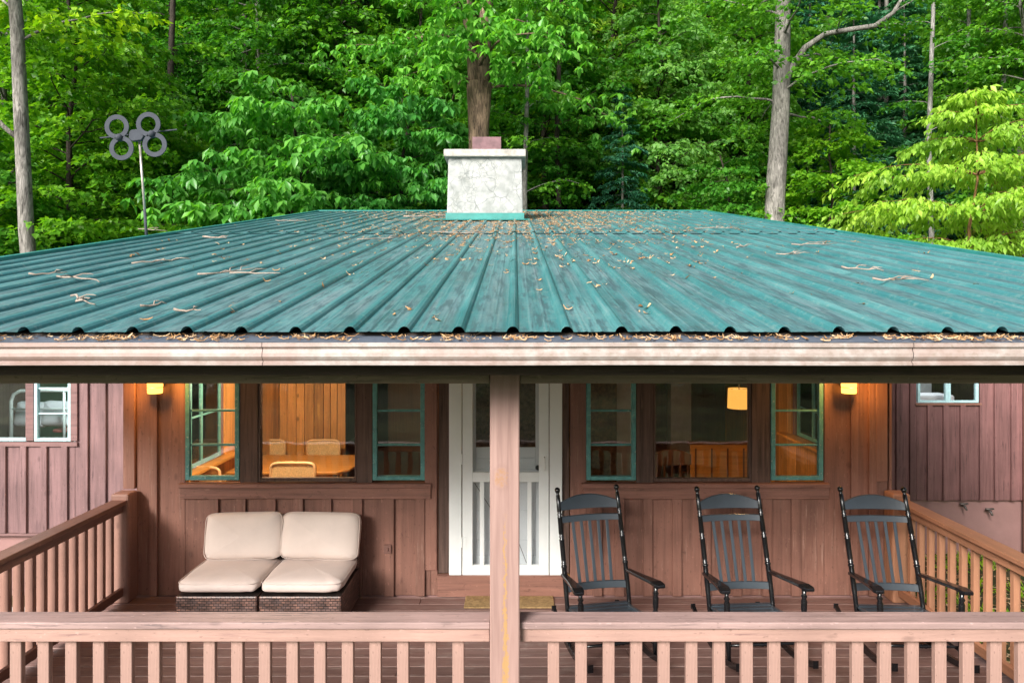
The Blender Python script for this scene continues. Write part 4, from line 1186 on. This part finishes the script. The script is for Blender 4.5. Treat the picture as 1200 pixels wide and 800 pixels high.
# left: tall grey trunk
x0 = PX(47,20); t = Tree(21); hts = [-.5,0,3,6,9,12,16,22]
t.trunk([(-.06*max(0,h)+.05*math.sin(h*.7), 0, h) for h in hts], [.28,.225,.21,.198,.188,.175,.14,.05], 14)
for z,a,el,L in ((11.5,.3,.5,4),(12.4,2.5,.6,4),(13,4.2,.5,4.5),(14,1.2,.7,4),(15,5.4,.6,4),(16.2,3.2,.7,3.5),(17.5,.9,.8,3),(18.8,4.5,.8,2.5),(20,2,.9,2)):
    p,_ = t.at(z); t.limb(p, a, el, L, .7, .07, 12)
p,_ = t.at(5.2); t.wood.tube([p, p+Vector((.35,-.1,.12)), p+Vector((.8,-.2,.1))], [.06,.045,.02], 6)
p,_ = t.at(8.6); t.wood.tube([p, p+Vector((-.4,-.1,.35)), p+Vector((-.9,-.2,.9)), p+Vector((-1.6,-.2,1.1))], [.09,.07,.05,.02], 6)
t.build('tulip_tree', 'tall straight grey trunk at the far left beside the roof edge', 'tree', put(t, x0, 20), BK_grey, LF_maple, t.leaves(.16,.19,.17,.25,tilt=.5))
# left maples
t = broad(31, 17, 1.2, 4.6, 74, .16, LF_maple, 13, sag=.8)
t.build('maple_tree', 'bright green leafy tree right behind the tall grey left trunk', 'tree', put(t, PX(85,24.5), 24.5), BK_dark, LF_maple, t.leaves(.15,.20,.18,.3,tilt=.45))
t = broad(32, 13, .8, 3.6, 64, .13, LF_maple, 12, sag=.8)
t.build('maple_tree', 'bright green low branched tree directly behind the tv antenna', 'tree', put(t, PX(165,27), 27), BK_dark, LF_mid, t.leaves(.15,.19,.17,.3,tilt=.45))
t = broad(33, 9, .6, 3.0, 46, .1, LF_maple, 12, sag=.8)
t.build('maple_tree', 'leafy green sapling at the left edge low beside the grey trunk', 'tree', put(t, PX(-25,22), 22), BK_dark, LF_mid, t.leaves(.15,.19,.16,.3,tilt=.45))
# magnolias
t = broad(41, 12, 4.3, 4.8, 46, .14, LF_mag, 13, sag=.85, el=(.15,.55), tlen=.34)
t.build('magnolia_tree', 'large leaved drooping tree between the antenna and the chimney', 'tree', put(t, PX(345,25.5), 25.5), BK_dark, LF_mag, t.leaves(.46,.36,.15,.62,sag=.2,wide=.6,whorl=7,tilt=.3))
t = broad(42, 12.5, 3.8, 4.2, 44, .13, LF_mag, 13, sag=.85, el=(.15,.55), tlen=.34)
t.build('magnolia_tree', 'large leaved drooping tree just left of the chimney', 'tree', put(t, PX(468,27), 27), BK_dark, LF_mag, t.leaves(.46,.36,.15,.62,sag=.2,wide=.6,whorl=7,tilt=.3))
# big central trunk
x0 = PX(561,26.5); t = Tree(51)
t.trunk([(0,0,-.6),(0,0,0),(-.02,0,4),(.03,0,8),(.0,0,10.6),(.02,0,12.4)], [.6,.46,.40,.385,.40,.50], 18)
t.wood.tube([(-.12,0,11.6),(-.2,0,13.2),(-.42,.1,15.2),(-.9,.2,20),(-1.2,.2,25)], [.27,.25,.23,.17,.06], 12)
t.wood.tube([(.13,0,11.6),(.18,0,13.2),(.28,.1,15.2),(.6,.2,20),(.9,.2,25)], [.30,.28,.25,.17,.06], 12)
for i in range(26):
    z = 12.1+11.5*(i/26); a = i*2.4; L = 5.2*(1-.35*i/26)
    p = Vector((-.02 if z < 13 else (-.5 if i%2 else .3), 0, z))
    t.limb(p, a, .25+.02*i, L*t.r.uniform(.7,1.1), .95, .10, 12, .34)
t.limb(Vector((-.3,0,14.2)), 3.0, .1, 5.5, .3, .13, 12)
for z,a,q in ((13.6,-1.9,3.2),(13.8,-.9,3.2),(14.6,-1.5,3.4),(12.4,-2.9,3.6),(12.6,-.2,3.6)): t.limb(Vector((0,0,z)), a, .35, q, 1.2, .05, 11)
for z,a in ((9.4,-.1),(8.4,.3)): t.limb(Vector((0,0,z)), a, .3, 1.3, 1.2, .04, 6)
t.build('hickory_tree', 'big furrowed brown trunk standing directly behind the chimney', 'tree', put(t, x0, 26.5), BK_brown, LF_mag, t.leaves(.50,.32,.15,.6,sag=.25,wide=.55,whorl=6,tilt=.3))
# slim trunk right of the chimney
t = Tree(52); t.trunk([(0,0,-.4),(.02,0,4),(-.05,0,8),(.06,0,12),(.1,0,17)], [.16,.13,.115,.09,.03], 10)
for i in range(12): t.limb(t.at(8+.7*i)[0], i*2.4, .5, 2.4, .8, .035, 9)
t.build('slim_tree', 'slim grey trunk rising just right of the chimney', 'tree', put(t, PX(616,28.5), 28.5), BK_pale, LF_mid, t.leaves(.16,.19,.14,.3,tilt=.4))
# right big trunk with arching limb
x0 = PX(903,26.5); t = Tree(61)
t.trunk([(-.02,0,-.6),(0,0,0),(.05,0,4),(.18,0,8),(.4,0,11.5),(.48,0,15),(.6,0,24)], [.52,.43,.40,.37,.33,.28,.08], 16)
t.wood.tube([(.43,0,12.0),(.72,-.1,12.9),(1.25,-.2,13.7),(2.0,-.25,14.2),(2.9,-.3,14.35),(3.9,-.3,14.5),(4.6,-.3,15.0),(5.2,-.3,16)], [.16,.13,.115,.105,.10,.095,.08,.04], 9)
for i in range(26):
    z = 11.2+11*(i/26); t.limb(t.at(z)[0], i*2.4+.5, .2+.02*i, 4.6*(1-.35*i/26), .8, .08, 12)
for q in ((3.5,-.3,14.4),(4.6,-.3,15),(2.4,-.2,14.2)): t.limb(Vector(q), t.r.uniform(-2,0), .4, 2.5, .8, .05, 10)
for z,a in ((4.5,-.5),(5.6,-2.4),(6.6,-1.2),(7.2,0.2),(8.4,3.4)): t.limb(t.at(z)[0], a, .3, 1.0, 1.0, .02, 6)
t.build('oak_tree', 'tall thick grey trunk right of centre with one arching limb', 'tree', put(t, x0, 26.5), BK_grey, LF_mid, t.leaves(.15,.19,.14,.3,tilt=.45))
# maple right of that trunk
t = broad(62, 11, 1.0, 3.2, 60, .10, LF_maple, 12, sag=.85, tlen=.4)
t.build('maple_tree', 'bright layered sapling just right of the thick grey trunk', 'tree', put(t, PX(975,27.5), 27.5), BK_dark, LF_maple, t.leaves(.15,.20,.16,.3,tilt=.35))
t = broad(63, 9.5, 1.0, 3.3, 54, .10, LF_mid, 12, sag=.85, tlen=.4)
t.build('maple_tree', 'mid green layered sapling just left of the thick grey trunk', 'tree', put(t, PX(850,28.5), 28.5), BK_dark, LF_mid, t.leaves(.15,.19,.15,.3,tilt=.35))
# dogwood
t = Tree(71); t.trunk([(0,0,-.5),(0,0,0),(.06,0,2.2),(-.06,0,3.6),(.14,.1,4.6),(.02,.05,5.6),(.2,0,6.8),(.15,0,9.0)], [.13,.10,.085,.075,.055,.04,.025,.01], 10)
lv = [(5.2,6,2.4),(6.0,7,2.8),(6.9,7,2.6),(7.7,6,2.0),(8.3,5,1.4),(8.8,5,.7)]
for a,z,L in ((3.0,4.5,3.6),(3.45,4.9,3.3),(2.9,6.1,3.3)): t.limb(t.at(z)[0], a, .25, L, .7, .03, 13, .3)
for j,(z,n,L) in enumerate(lv):
    for k in range(n):
        a = 2*math.pi*k/n + j*.8 + t.r.normal(0,.15)
        t.limb(t.at(z)[0], a, .35, L*t.r.uniform(.62,1.2), .8, .03, 13, .36)
t.build('dogwood_tree', 'pale yellow green layered small tree on the right with orange brown stem', 'tree', put(t, PX(1136,16.5), 16.5), BK_orange, LF_dog, t.leaves(.10,.175,.072,.7,spread=(.4,1.2),wide=.45,tilt=.3,jit=.03,sag=.3))

def conifer(seed, h, rad, nl, r0=.16, z0=.8, droop=.5, step=.07, L=.26, W=.055):
    t = Tree(seed); r = t.r
    t.trunk([(r.normal(0,.05)*u, r.normal(0,.05), -.4+(h+.4)*u) for u in np.linspace(0,1,7)], [r0*(1.05-u) for u in np.linspace(0,1,7)], 8)
    for k in range(nl):
        u = k/nl; z = z0+(h-z0)*u; LL = rad*(1.03-u**1.2)*r.uniform(.75,1.15)+.15
        t.limb(t.at(z)[0], k*2.4+r.normal(0,.3), r.uniform(.0,.3), LL, droop, .03*(1-u)+.008, 12, .36, .12)
    return t, t.leaves(step, L, W, .2, spread=(.5,1.0), wide=.5, tilt=.35, jit=.03, sag=.25)
t,vt = conifer(81, 7.5, 2.0, 60, .08, .3, .4, .09, .20, .045)
t.build('cedar_tree', 'yellow green feathery evergreen at the right edge below the dogwood', 'tree', put(t, PX(1185,19), 19), BK_dark, LF_yel, vt)
# rhododendron bank behind the ridge
def rhodo(seed, h, rad): 
    t = Tree(seed); r = t.r
    for k in range(26):
        a = k*2.4; t.limb((0,0,.0), a, r.uniform(.35,1.3), math.hypot(rad,h)*r.uniform(.6,1.0)*.85, .5, .035, 9, .34, .3)
    return t, t.leaves(.30,.17,.055,.25,whorl=6,tilt=.35,wide=.5)
t,vt = rhodo(91, 5.5, 3.4)
rh = t.build('rhododendron_bush', 'x', 'bush', (0,0,0), BK_dark, LF_rho, vt, 'dark evergreen bushes behind the roof ridge')
sp = [(690,29,1.0),(765,29.5,1.1),(835,30,1.0),(640,31,1.15),(900,31,1.05),(725,33,1.4),(800,34,1.45),(430,30,.9),(520,30,.9),(240,30,.95),(150,31,1.0),(350,31,1.0),(60,31,1),(1010,31,1.0),(1085,29,1.0),(1150,27,.9),(1210,29,1.1),(580,33,1.2)]
labs = 'dark glossy evergreen bush massed low in the woods behind the roof'
for i,(px,d,s) in enumerate(sp):
    o = rh if i == 0 else copy_tree(rh)
    x = PX(px,d); o.location = (x, d, terrain(x,d)); o.scale = (s,s,s); o.rotation_euler = (0,0,i*1.7); o['label'] = labs
for i,(x,y,q) in enumerate(((-13,-17,.8),(-7.5,-22,.75),(-2,-15,.45),(3.5,-21,.8),(8,-16,.6),(13,-19,.8))):
    o = copy_tree(rh); o.location = (x,y,-.8); o.scale = (q,q,q*.7); o.rotation_euler = (0,0,i*1.1); o['label'] = 'green bush growing on the front lawn'; o['group'] = 'bushes on the front lawn'
# bright low fern-like shrub left of the chimney
t = broad(92, 5.6, .5, 2.2, 40, .05, LF_maple, 10, sag=.8)
t.build('spicebush', 'bright yellow green shrub low against the left side of the chimney', 'bush', put(t, PX(487,26.4), 26.4), BK_dark, LF_maple, t.leaves(.13,.14,.08,.3,tilt=.35))

# trees of the wooded slope: four kinds, copied
def proto_tree(kind):
    if kind == 'mid':
        t = broad(101, 19, 2.0, 4.6, 64, .22, LF_mid, 12); return t.build('forest_tree', 'x','tree',(0,0,0),BK_dark,LF_mid,t.leaves(.20,.25,.19,.3,tilt=.45),'x')
    if kind == 'mid2':
        t = broad(102, 22, 4.5, 5.4, 62, .26, LF_mid, 12, sag=.9); return t.build('forest_tree', 'x','tree',(0,0,0),BK_grey,LF_mid,t.leaves(.21,.27,.19,.35,tilt=.5),'x')
    if kind == 'lite':
        t = broad(103, 18, 1.5, 4.8, 64, .2, LF_lite, 12, sag=.95); return t.build('pale_forest_tree', 'x','tree',(0,0,0),BK_dark,LF_lite,t.leaves(.20,.24,.16,.4,tilt=.45),'x')
    t,vt = conifer(104, 21, 4.2, 92, .24, 1.0, .55, .115, .36, .10)
    return t.build('hemlock_tree', 'x','tree',(0,0,0),BK_grey,LF_hem,vt,'x')
PR = {k: proto_tree(k) for k in ('mid','mid2','lite','hem')}
LB = {'mid':('green broadleaf tree on the wooded slope behind the house','green trees on the wooded slope'),
      'mid2':('green broadleaf tree on the wooded slope behind the house','green trees on the wooded slope'),
      'lite':('pale green tree on the wooded slope right of the chimney','pale green trees on the slope'),
      'hem':('dark blue green hemlock on the wooded slope behind the house','dark hemlocks on the slope')}
used = set()
def place(kind, x, y, s):
    o = PR[kind] if kind not in used else copy_tree(PR[kind]); used.add(kind)
    o.location = (x, y, terrain(x,y)-.1); o.scale = (s,s,s*rg.uniform(.92,1.1)); o.rotation_euler = (0,0,rg.uniform(0,6.28))
    o['label'], o['group'] = LB[kind]; return o
rg = random.Random(5)
# chosen ones
for kind,px,d,s in (('lite',770,34,.95),('lite',720,38,1.0),('lite',825,40,1.05),('lite',750,44,1.1),('hem',730,31.5,.55),('hem',1000,34,.8),('hem',1060,36,.85),('hem',950,39,1.0),('hem',1110,33,.62),('hem',1030,41,1.1),
                    ('hem',430,38,1.0),('mid2',300,33,.85),('mid',205,33,.9),('mid2',400,36,1.0),('mid',640,34,.95),('hem',270,40,.9),('mid',500,35,.95),('mid',100,34,1.0),('mid2',10,31,.9),('mid',1160,34,.9),('mid2',1200,30,.8),('mid',880,36,1.0),('mid',560,38,1.0)):
    place(kind, PX(px,d), d, s)
for d,sp_ in ((38,5.0),(45,5.2),(52,5.6),(60,6.4),(70,8),(82,10)):
    w = d*.80+6; x = -w+rg.uniform(0,sp_)
    while x < w:
        px = CX + x/d*F
        k = rg.choice(['mid','mid2','mid','mid2','hem','lite'])
        if 660 < px < 850: k = rg.choice(['lite','lite','mid'])
        if 900 < px < 1130: k = rg.choice(['hem','hem','mid','mid2'])
        if not (px < 0-200 or px > 1400): 
            if k == 'lite' and not 600 < px < 870: k = 'mid'
            place(k, x+rg.uniform(-1,1), d+rg.uniform(-2,2), rg.uniform(.85,1.2))
        x += sp_*rg.uniform(.75,1.25)
# bare pale trunks seen between the dark hemlocks
bt = None
for i,(px,d,r,lab) in enumerate(((1091,30.5,.12,'pale thin trunk among the dark hemlocks above the dogwood'),(1133,31.5,.12,'second pale thin trunk right above the dogwood crown'),(1176,32,.13,'thin pale trunk near the right edge above the dogwood'),(655,31,.13,'thin dark trunk leaning in the woods right of the chimney'),(200,29,.16,'dark branching trunk behind the tv antenna'))):
    t = Tree(200+i); t.trunk([(0,0,-.5),(.05,0,5),(-.1,0,10),(.1,0,16),(.15,0,22)], [r*1.2,r,r*.9,r*.7,r*.3], 9)
    for k in range(14): t.limb(t.at(4.5+1.2*k)[0], k*2.4, .5, 2.1 if k > 3 else 1.7, .7, .03, 9)
    t.build('slender_tree', lab, 'tree', put(t, PX(px,d), d), BK_pale if i < 3 else BK_dark, LF_mid, t.leaves(.2,.22,.16,.3,tilt=.4))
# trees across the lawn, in front of the house (mirrored in the panes)
LBF = {'mid':'green tree standing across the lawn in front of the house'}
for i in range(16):
    o = copy_tree(PR['mid' if i%2 else 'mid2']); x = -44+i*6+rg.uniform(-1.5,1.5)
    o.location = (x, -46+rg.uniform(-5,5), -.9); s = rg.uniform(.7,.95); o.scale = (s,s,s); o['label'] = LBF['mid']; o['group'] = 'trees across the front lawn'

# ------------------------------------------------------------------ litter on the roof and gutter
def litter(name, spots, mat, lmin, lmax, rnd, wr=(.16,.5), bend=.9):
    V = []; Fc = []
    for (x,y,z,nx) in spots:
        a = rnd.uniform(0,6.28); L = rnd.uniform(lmin,lmax); W = L*rnd.uniform(*wr); curl = rnd.uniform(.1,.5)*L
        b = len(V); turn = rnd.uniform(-bend,bend); px_,py_ = x,y
        n = 3
        for i in range(n+1):
            u = i/n; ww = W*.5*(1-abs(2*u-1)**2*.8); h = .004+curl*(2*u-1)**2*.45 + .0015*rnd.random()
            dx,dy = -math.sin(a),math.cos(a)
            zz = nx(px_,py_)
            V += [(px_+dx*ww,py_+dy*ww,nx(px_+dx*ww,py_+dy*ww)+h),(px_-dx*ww,py_-dy*ww,nx(px_-dx*ww,py_-dy*ww)+h+.003)]
            px_ += math.cos(a)*L/n; py_ += math.sin(a)*L/n; a += turn/n*2
            if i: Fc.append((b+2*i-2,b+2*i-1,b+2*i+1,b+2*i))
    mb = MB(); mb.v = V; mb.f = Fc
    return struct(obj(name, mb, mat), 'stuff')
rnd = random.Random(17)
def roof_h(x,y):
    ph = ((x+.013)/.2707 + 100) % 1.0
    q = min(ph, 1-ph)*.2707
    rib = .027*max(0, 1-(q/.032)**2.2) if q < .032 else 0
    return rz(min(y,RY)) + rib + (.012 if y > 9.75 else 0)
spots = []
while len(spots) < 9500:
    y = 3.6+ (RY-3.7)*rnd.random()**.75; x = rnd.gauss(0,2.2)
    if not RX0+.1 < x < RX1-.1: continue
    p = max(0,(y-5.2)/7)**1.5*math.exp(-((x-.2)/2.7)**2)*1.3+.045
    cl = noise.noise(Vector((x*1.1,y*.7,9)))+.55
    if rnd.random() > p*max(.12,cl*1.5): continue
    if cx0-.1 < x < cx1+.1 and 12.9 < y < 14.2: continue
    k = round((x+.013)/.2707); 
    if rnd.random() < .6: x = -.013+k*.2707 - rnd.uniform(.035,.085)*(1 if rnd.random()<.75 else -1)
    m = 1 if rnd.random() < .6 else rnd.choice((2,3,4))
    for _ in range(m): spots.append((x+rnd.gauss(0,.02)*(m>1), y+rnd.gauss(0,.05)*(m>1), 0, roof_h))
litter('dry_leaves_on_roof', spots, M['tan'], .025, .07, rnd)
def guard_h(x,y): 
    u = max(0,min(1,(y-GY)/(EY+.07-GY))); return 2.5735+u*(2.606-2.5735)
spots = []
cl = [rnd.uniform(-2.7,2.7) for _ in range(30)]+[-.013+.2707*k+rnd.gauss(.03,.03) for k in range(-10,10)]
for c in cl:
    for _ in range(rnd.choice((4,7,11,14))): spots.append((c+rnd.gauss(0,.045), min(3.39,max(3.285,rnd.gauss(3.345,.035))), 0, guard_h))
for _ in range(160): spots.append((rnd.uniform(-2.8,2.8), rnd.uniform(3.29,3.4), 0, guard_h))
litter('dry_catkins_on_gutter', spots, M['tan'], .025, .085, rnd, (.07,.18), 2.6)
def gh(x,y): return -.793
spots = [(rnd.uniform(3.9,8.2), rnd.uniform(5.5,10), 0, gh) for _ in range(2600)]
litter('leaf_litter_on_ground', spots, M['tan'], .05,.12, rnd)
# grass and weeds on the ground right of the porch
P = []; 
while len(P) < 9000:
    x,y = rnd.uniform(3.8,9), rnd.uniform(4,9.95)
    if noise.noise(Vector((x*1.5,y*1.5,2))) > -.05+.3*rnd.random()-.1: P.append((x,y,-.8))
P = np.array(P); n = len(P); az = rngN.uniform(0,6.28,n); el = rngN.uniform(.5,1.4,n)
D = np.stack([np.cos(az)*np.cos(el),np.sin(az)*np.cos(el),np.sin(el)],1)
V,T = leaf_arrays(P, D, np.stack([-np.sin(az),np.cos(az),np.zeros(n)],1)*.5+np.array([[0,0,.6]]), rngN.uniform(.06,.16,n), rngN.uniform(.008,.03,n), rngN.uniform(.1,.5,n), .45)
o = bpy.data.objects.new('grass', fast_mesh('grass', V, T, LF_maple)); C.objects.link(o); struct(o,'stuff')
# fallen twigs lying on the roof
tw = [(270,324,.42,'forked pale twig in the left middle of the roof'),(95,359,.34,'pale twig lowest on the left side of the roof'),(90,333,.45,'long thin twig near the left edge of the roof'),(57,329,.2,'short twig against the left edge of the roof'),(250,283,.32,'thick bleached stick high on the left roof'),
      (190,311,.4,'branched twig in the left middle of the roof below the antenna'),(340,262,.5,'dark twig lying across ribs left of the chimney'),(445,283,.5,'tangled twig on the roof in front of the chimney left'),(300,326,.35,'pale twig touching the forked one on the left roof'),(505,258,.9,'bent stick lying against the chimney flashing'),
      (540,276,.7,'dark twig across the sheet lap before the chimney'),(955,290,.5,'pale thin twig on the right middle of the roof'),(1055,334,.32,'curled pale twig on the right side of the roof'),(930,302,.3,'short pale twig on the right roof slope'),(840,272,.6,'dark twig high on the right roof'),(870,293,.25,'hooked twig on the right roof slope'),
      (700,272,.5,'thin twig right of the chimney on the roof'),(178,274,.55,'dark arched twig beside the antenna pole'),(180,365,.12,'short curl of bark near the left eave'),(470,262,.5,'thin twig left of the chimney near the ridge'),(220,372,.13,'tiny dark twig near the eave at left'),(1010,325,.25,'straight pale twig right of centre on the roof')]
for px,py,L,lab in tw:
    d = 3.4*64/((py-213.5)*64/174.5); x = PX(px,d)
    t = thing('fallen_twig', lab, 'twig', (x,d,roof_h(x,d)+.034), rnd.uniform(-.5,.5), 'fallen twigs on the roof')
    t.rotation_euler = (Matrix.Rotation(math.atan(K),3,'X') @ Matrix.Rotation(rnd.uniform(-.9,.9),3,'Z')).to_euler()
    mb = MB(); pts = [(-L*.6+L*1.2*i/6, rnd.gauss(0,L*.05), .004+abs(rnd.gauss(0,.008))) for i in range(7)]
    r0 = .008 if 'stick' not in lab else .014
    mb.tube(pts, [r0*(1-.6*i/6) for i in range(7)], 6)
    obj('stem', mb, M['twig'], t, smooth=True)
    for k in range(rnd.choice((1,2,3))):
        p = Vector(pts[rnd.choice((2,3,4))]); mb = MB(); a = rnd.choice((-1,1))*rnd.uniform(.4,1.0)
        q = p+Vector((math.cos(a)*L*.25, math.sin(a)*L*.3, .02)); mb.tube([p, p.lerp(q,.5)+Vector((0,.01,.01)), q, q+Vector((L*.12,rnd.gauss(0,.02),0))], [r0*.6,r0*.5,r0*.4,r0*.2], 5)
        obj('side_shoot', mb, M['twig'], t, smooth=True)

# ------------------------------------------------------------------ light, sky, camera
SUN_EL, SUN_AZ = 30, 208      # azimuth clockwise from +Y: the open side, front left
w = bpy.data.worlds.new('World'); bpy.context.scene.world = w; w.use_nodes = True
nt = w.node_tree; nt.nodes.clear()
sky = nt.nodes.new('ShaderNodeTexSky'); sky.sky_type = 'NISHITA'; sky.sun_disc = False
sky.sun_elevation = R(SUN_EL); sky.sun_rotation = R(SUN_AZ); sky.air_density = 1.0; sky.dust_density = 3.0; sky.ozone_density = 1.0
hs = nt.nodes.new('ShaderNodeHueSaturation'); hs.inputs['Saturation'].default_value = .45
bg = nt.nodes.new('ShaderNodeBackground'); bg.inputs[1].default_value = .09
wo = nt.nodes.new('ShaderNodeOutputWorld')
nt.links.new(sky.outputs[0], hs.inputs['Color']); nt.links.new(hs.outputs[0], bg.inputs[0]); nt.links.new(bg.outputs[0], wo.inputs[0])
sl = bpy.data.lights.new('sun', 'SUN'); sl.energy = 3.5; sl.angle = R(24); sl.color = (1,.955,.89)
so = bpy.data.objects.new('sun', sl); C.objects.link(so)
a = R(SUN_AZ); e = R(SUN_EL); dv = Vector((math.sin(a)*math.cos(e), math.cos(a)*math.cos(e), math.sin(e)))
so.rotation_euler = (-dv).to_track_quat('-Z','Y').to_euler()

cam = bpy.data.cameras.new('camera'); co = bpy.data.objects.new('camera', cam); C.objects.link(co)
co.location = (0,0,H); co.rotation_euler = (R(90),0,0)
cam.sensor_width = 36; cam.lens = 24.0; cam.clip_end = 1000; cam.clip_start = .05
cam.shift_x = -(CX-600)/1200; cam.shift_y = -(400-CY)/1200
sc = bpy.context.scene; sc.camera = co
sc.view_settings.view_transform = 'Standard'; sc.view_settings.look = 'None'; sc.view_settings.exposure = 1.05; sc.view_settings.gamma = 1
sc.render.engine = 'CYCLES'
cy = sc.cycles; cy.max_bounces = 8; cy.diffuse_bounces = 4; cy.glossy_bounces = 3; cy.transmission_bounces = 4; cy.transparent_max_bounces = 12
cy.sample_clamp_indirect = 6; cy.use_denoising = True
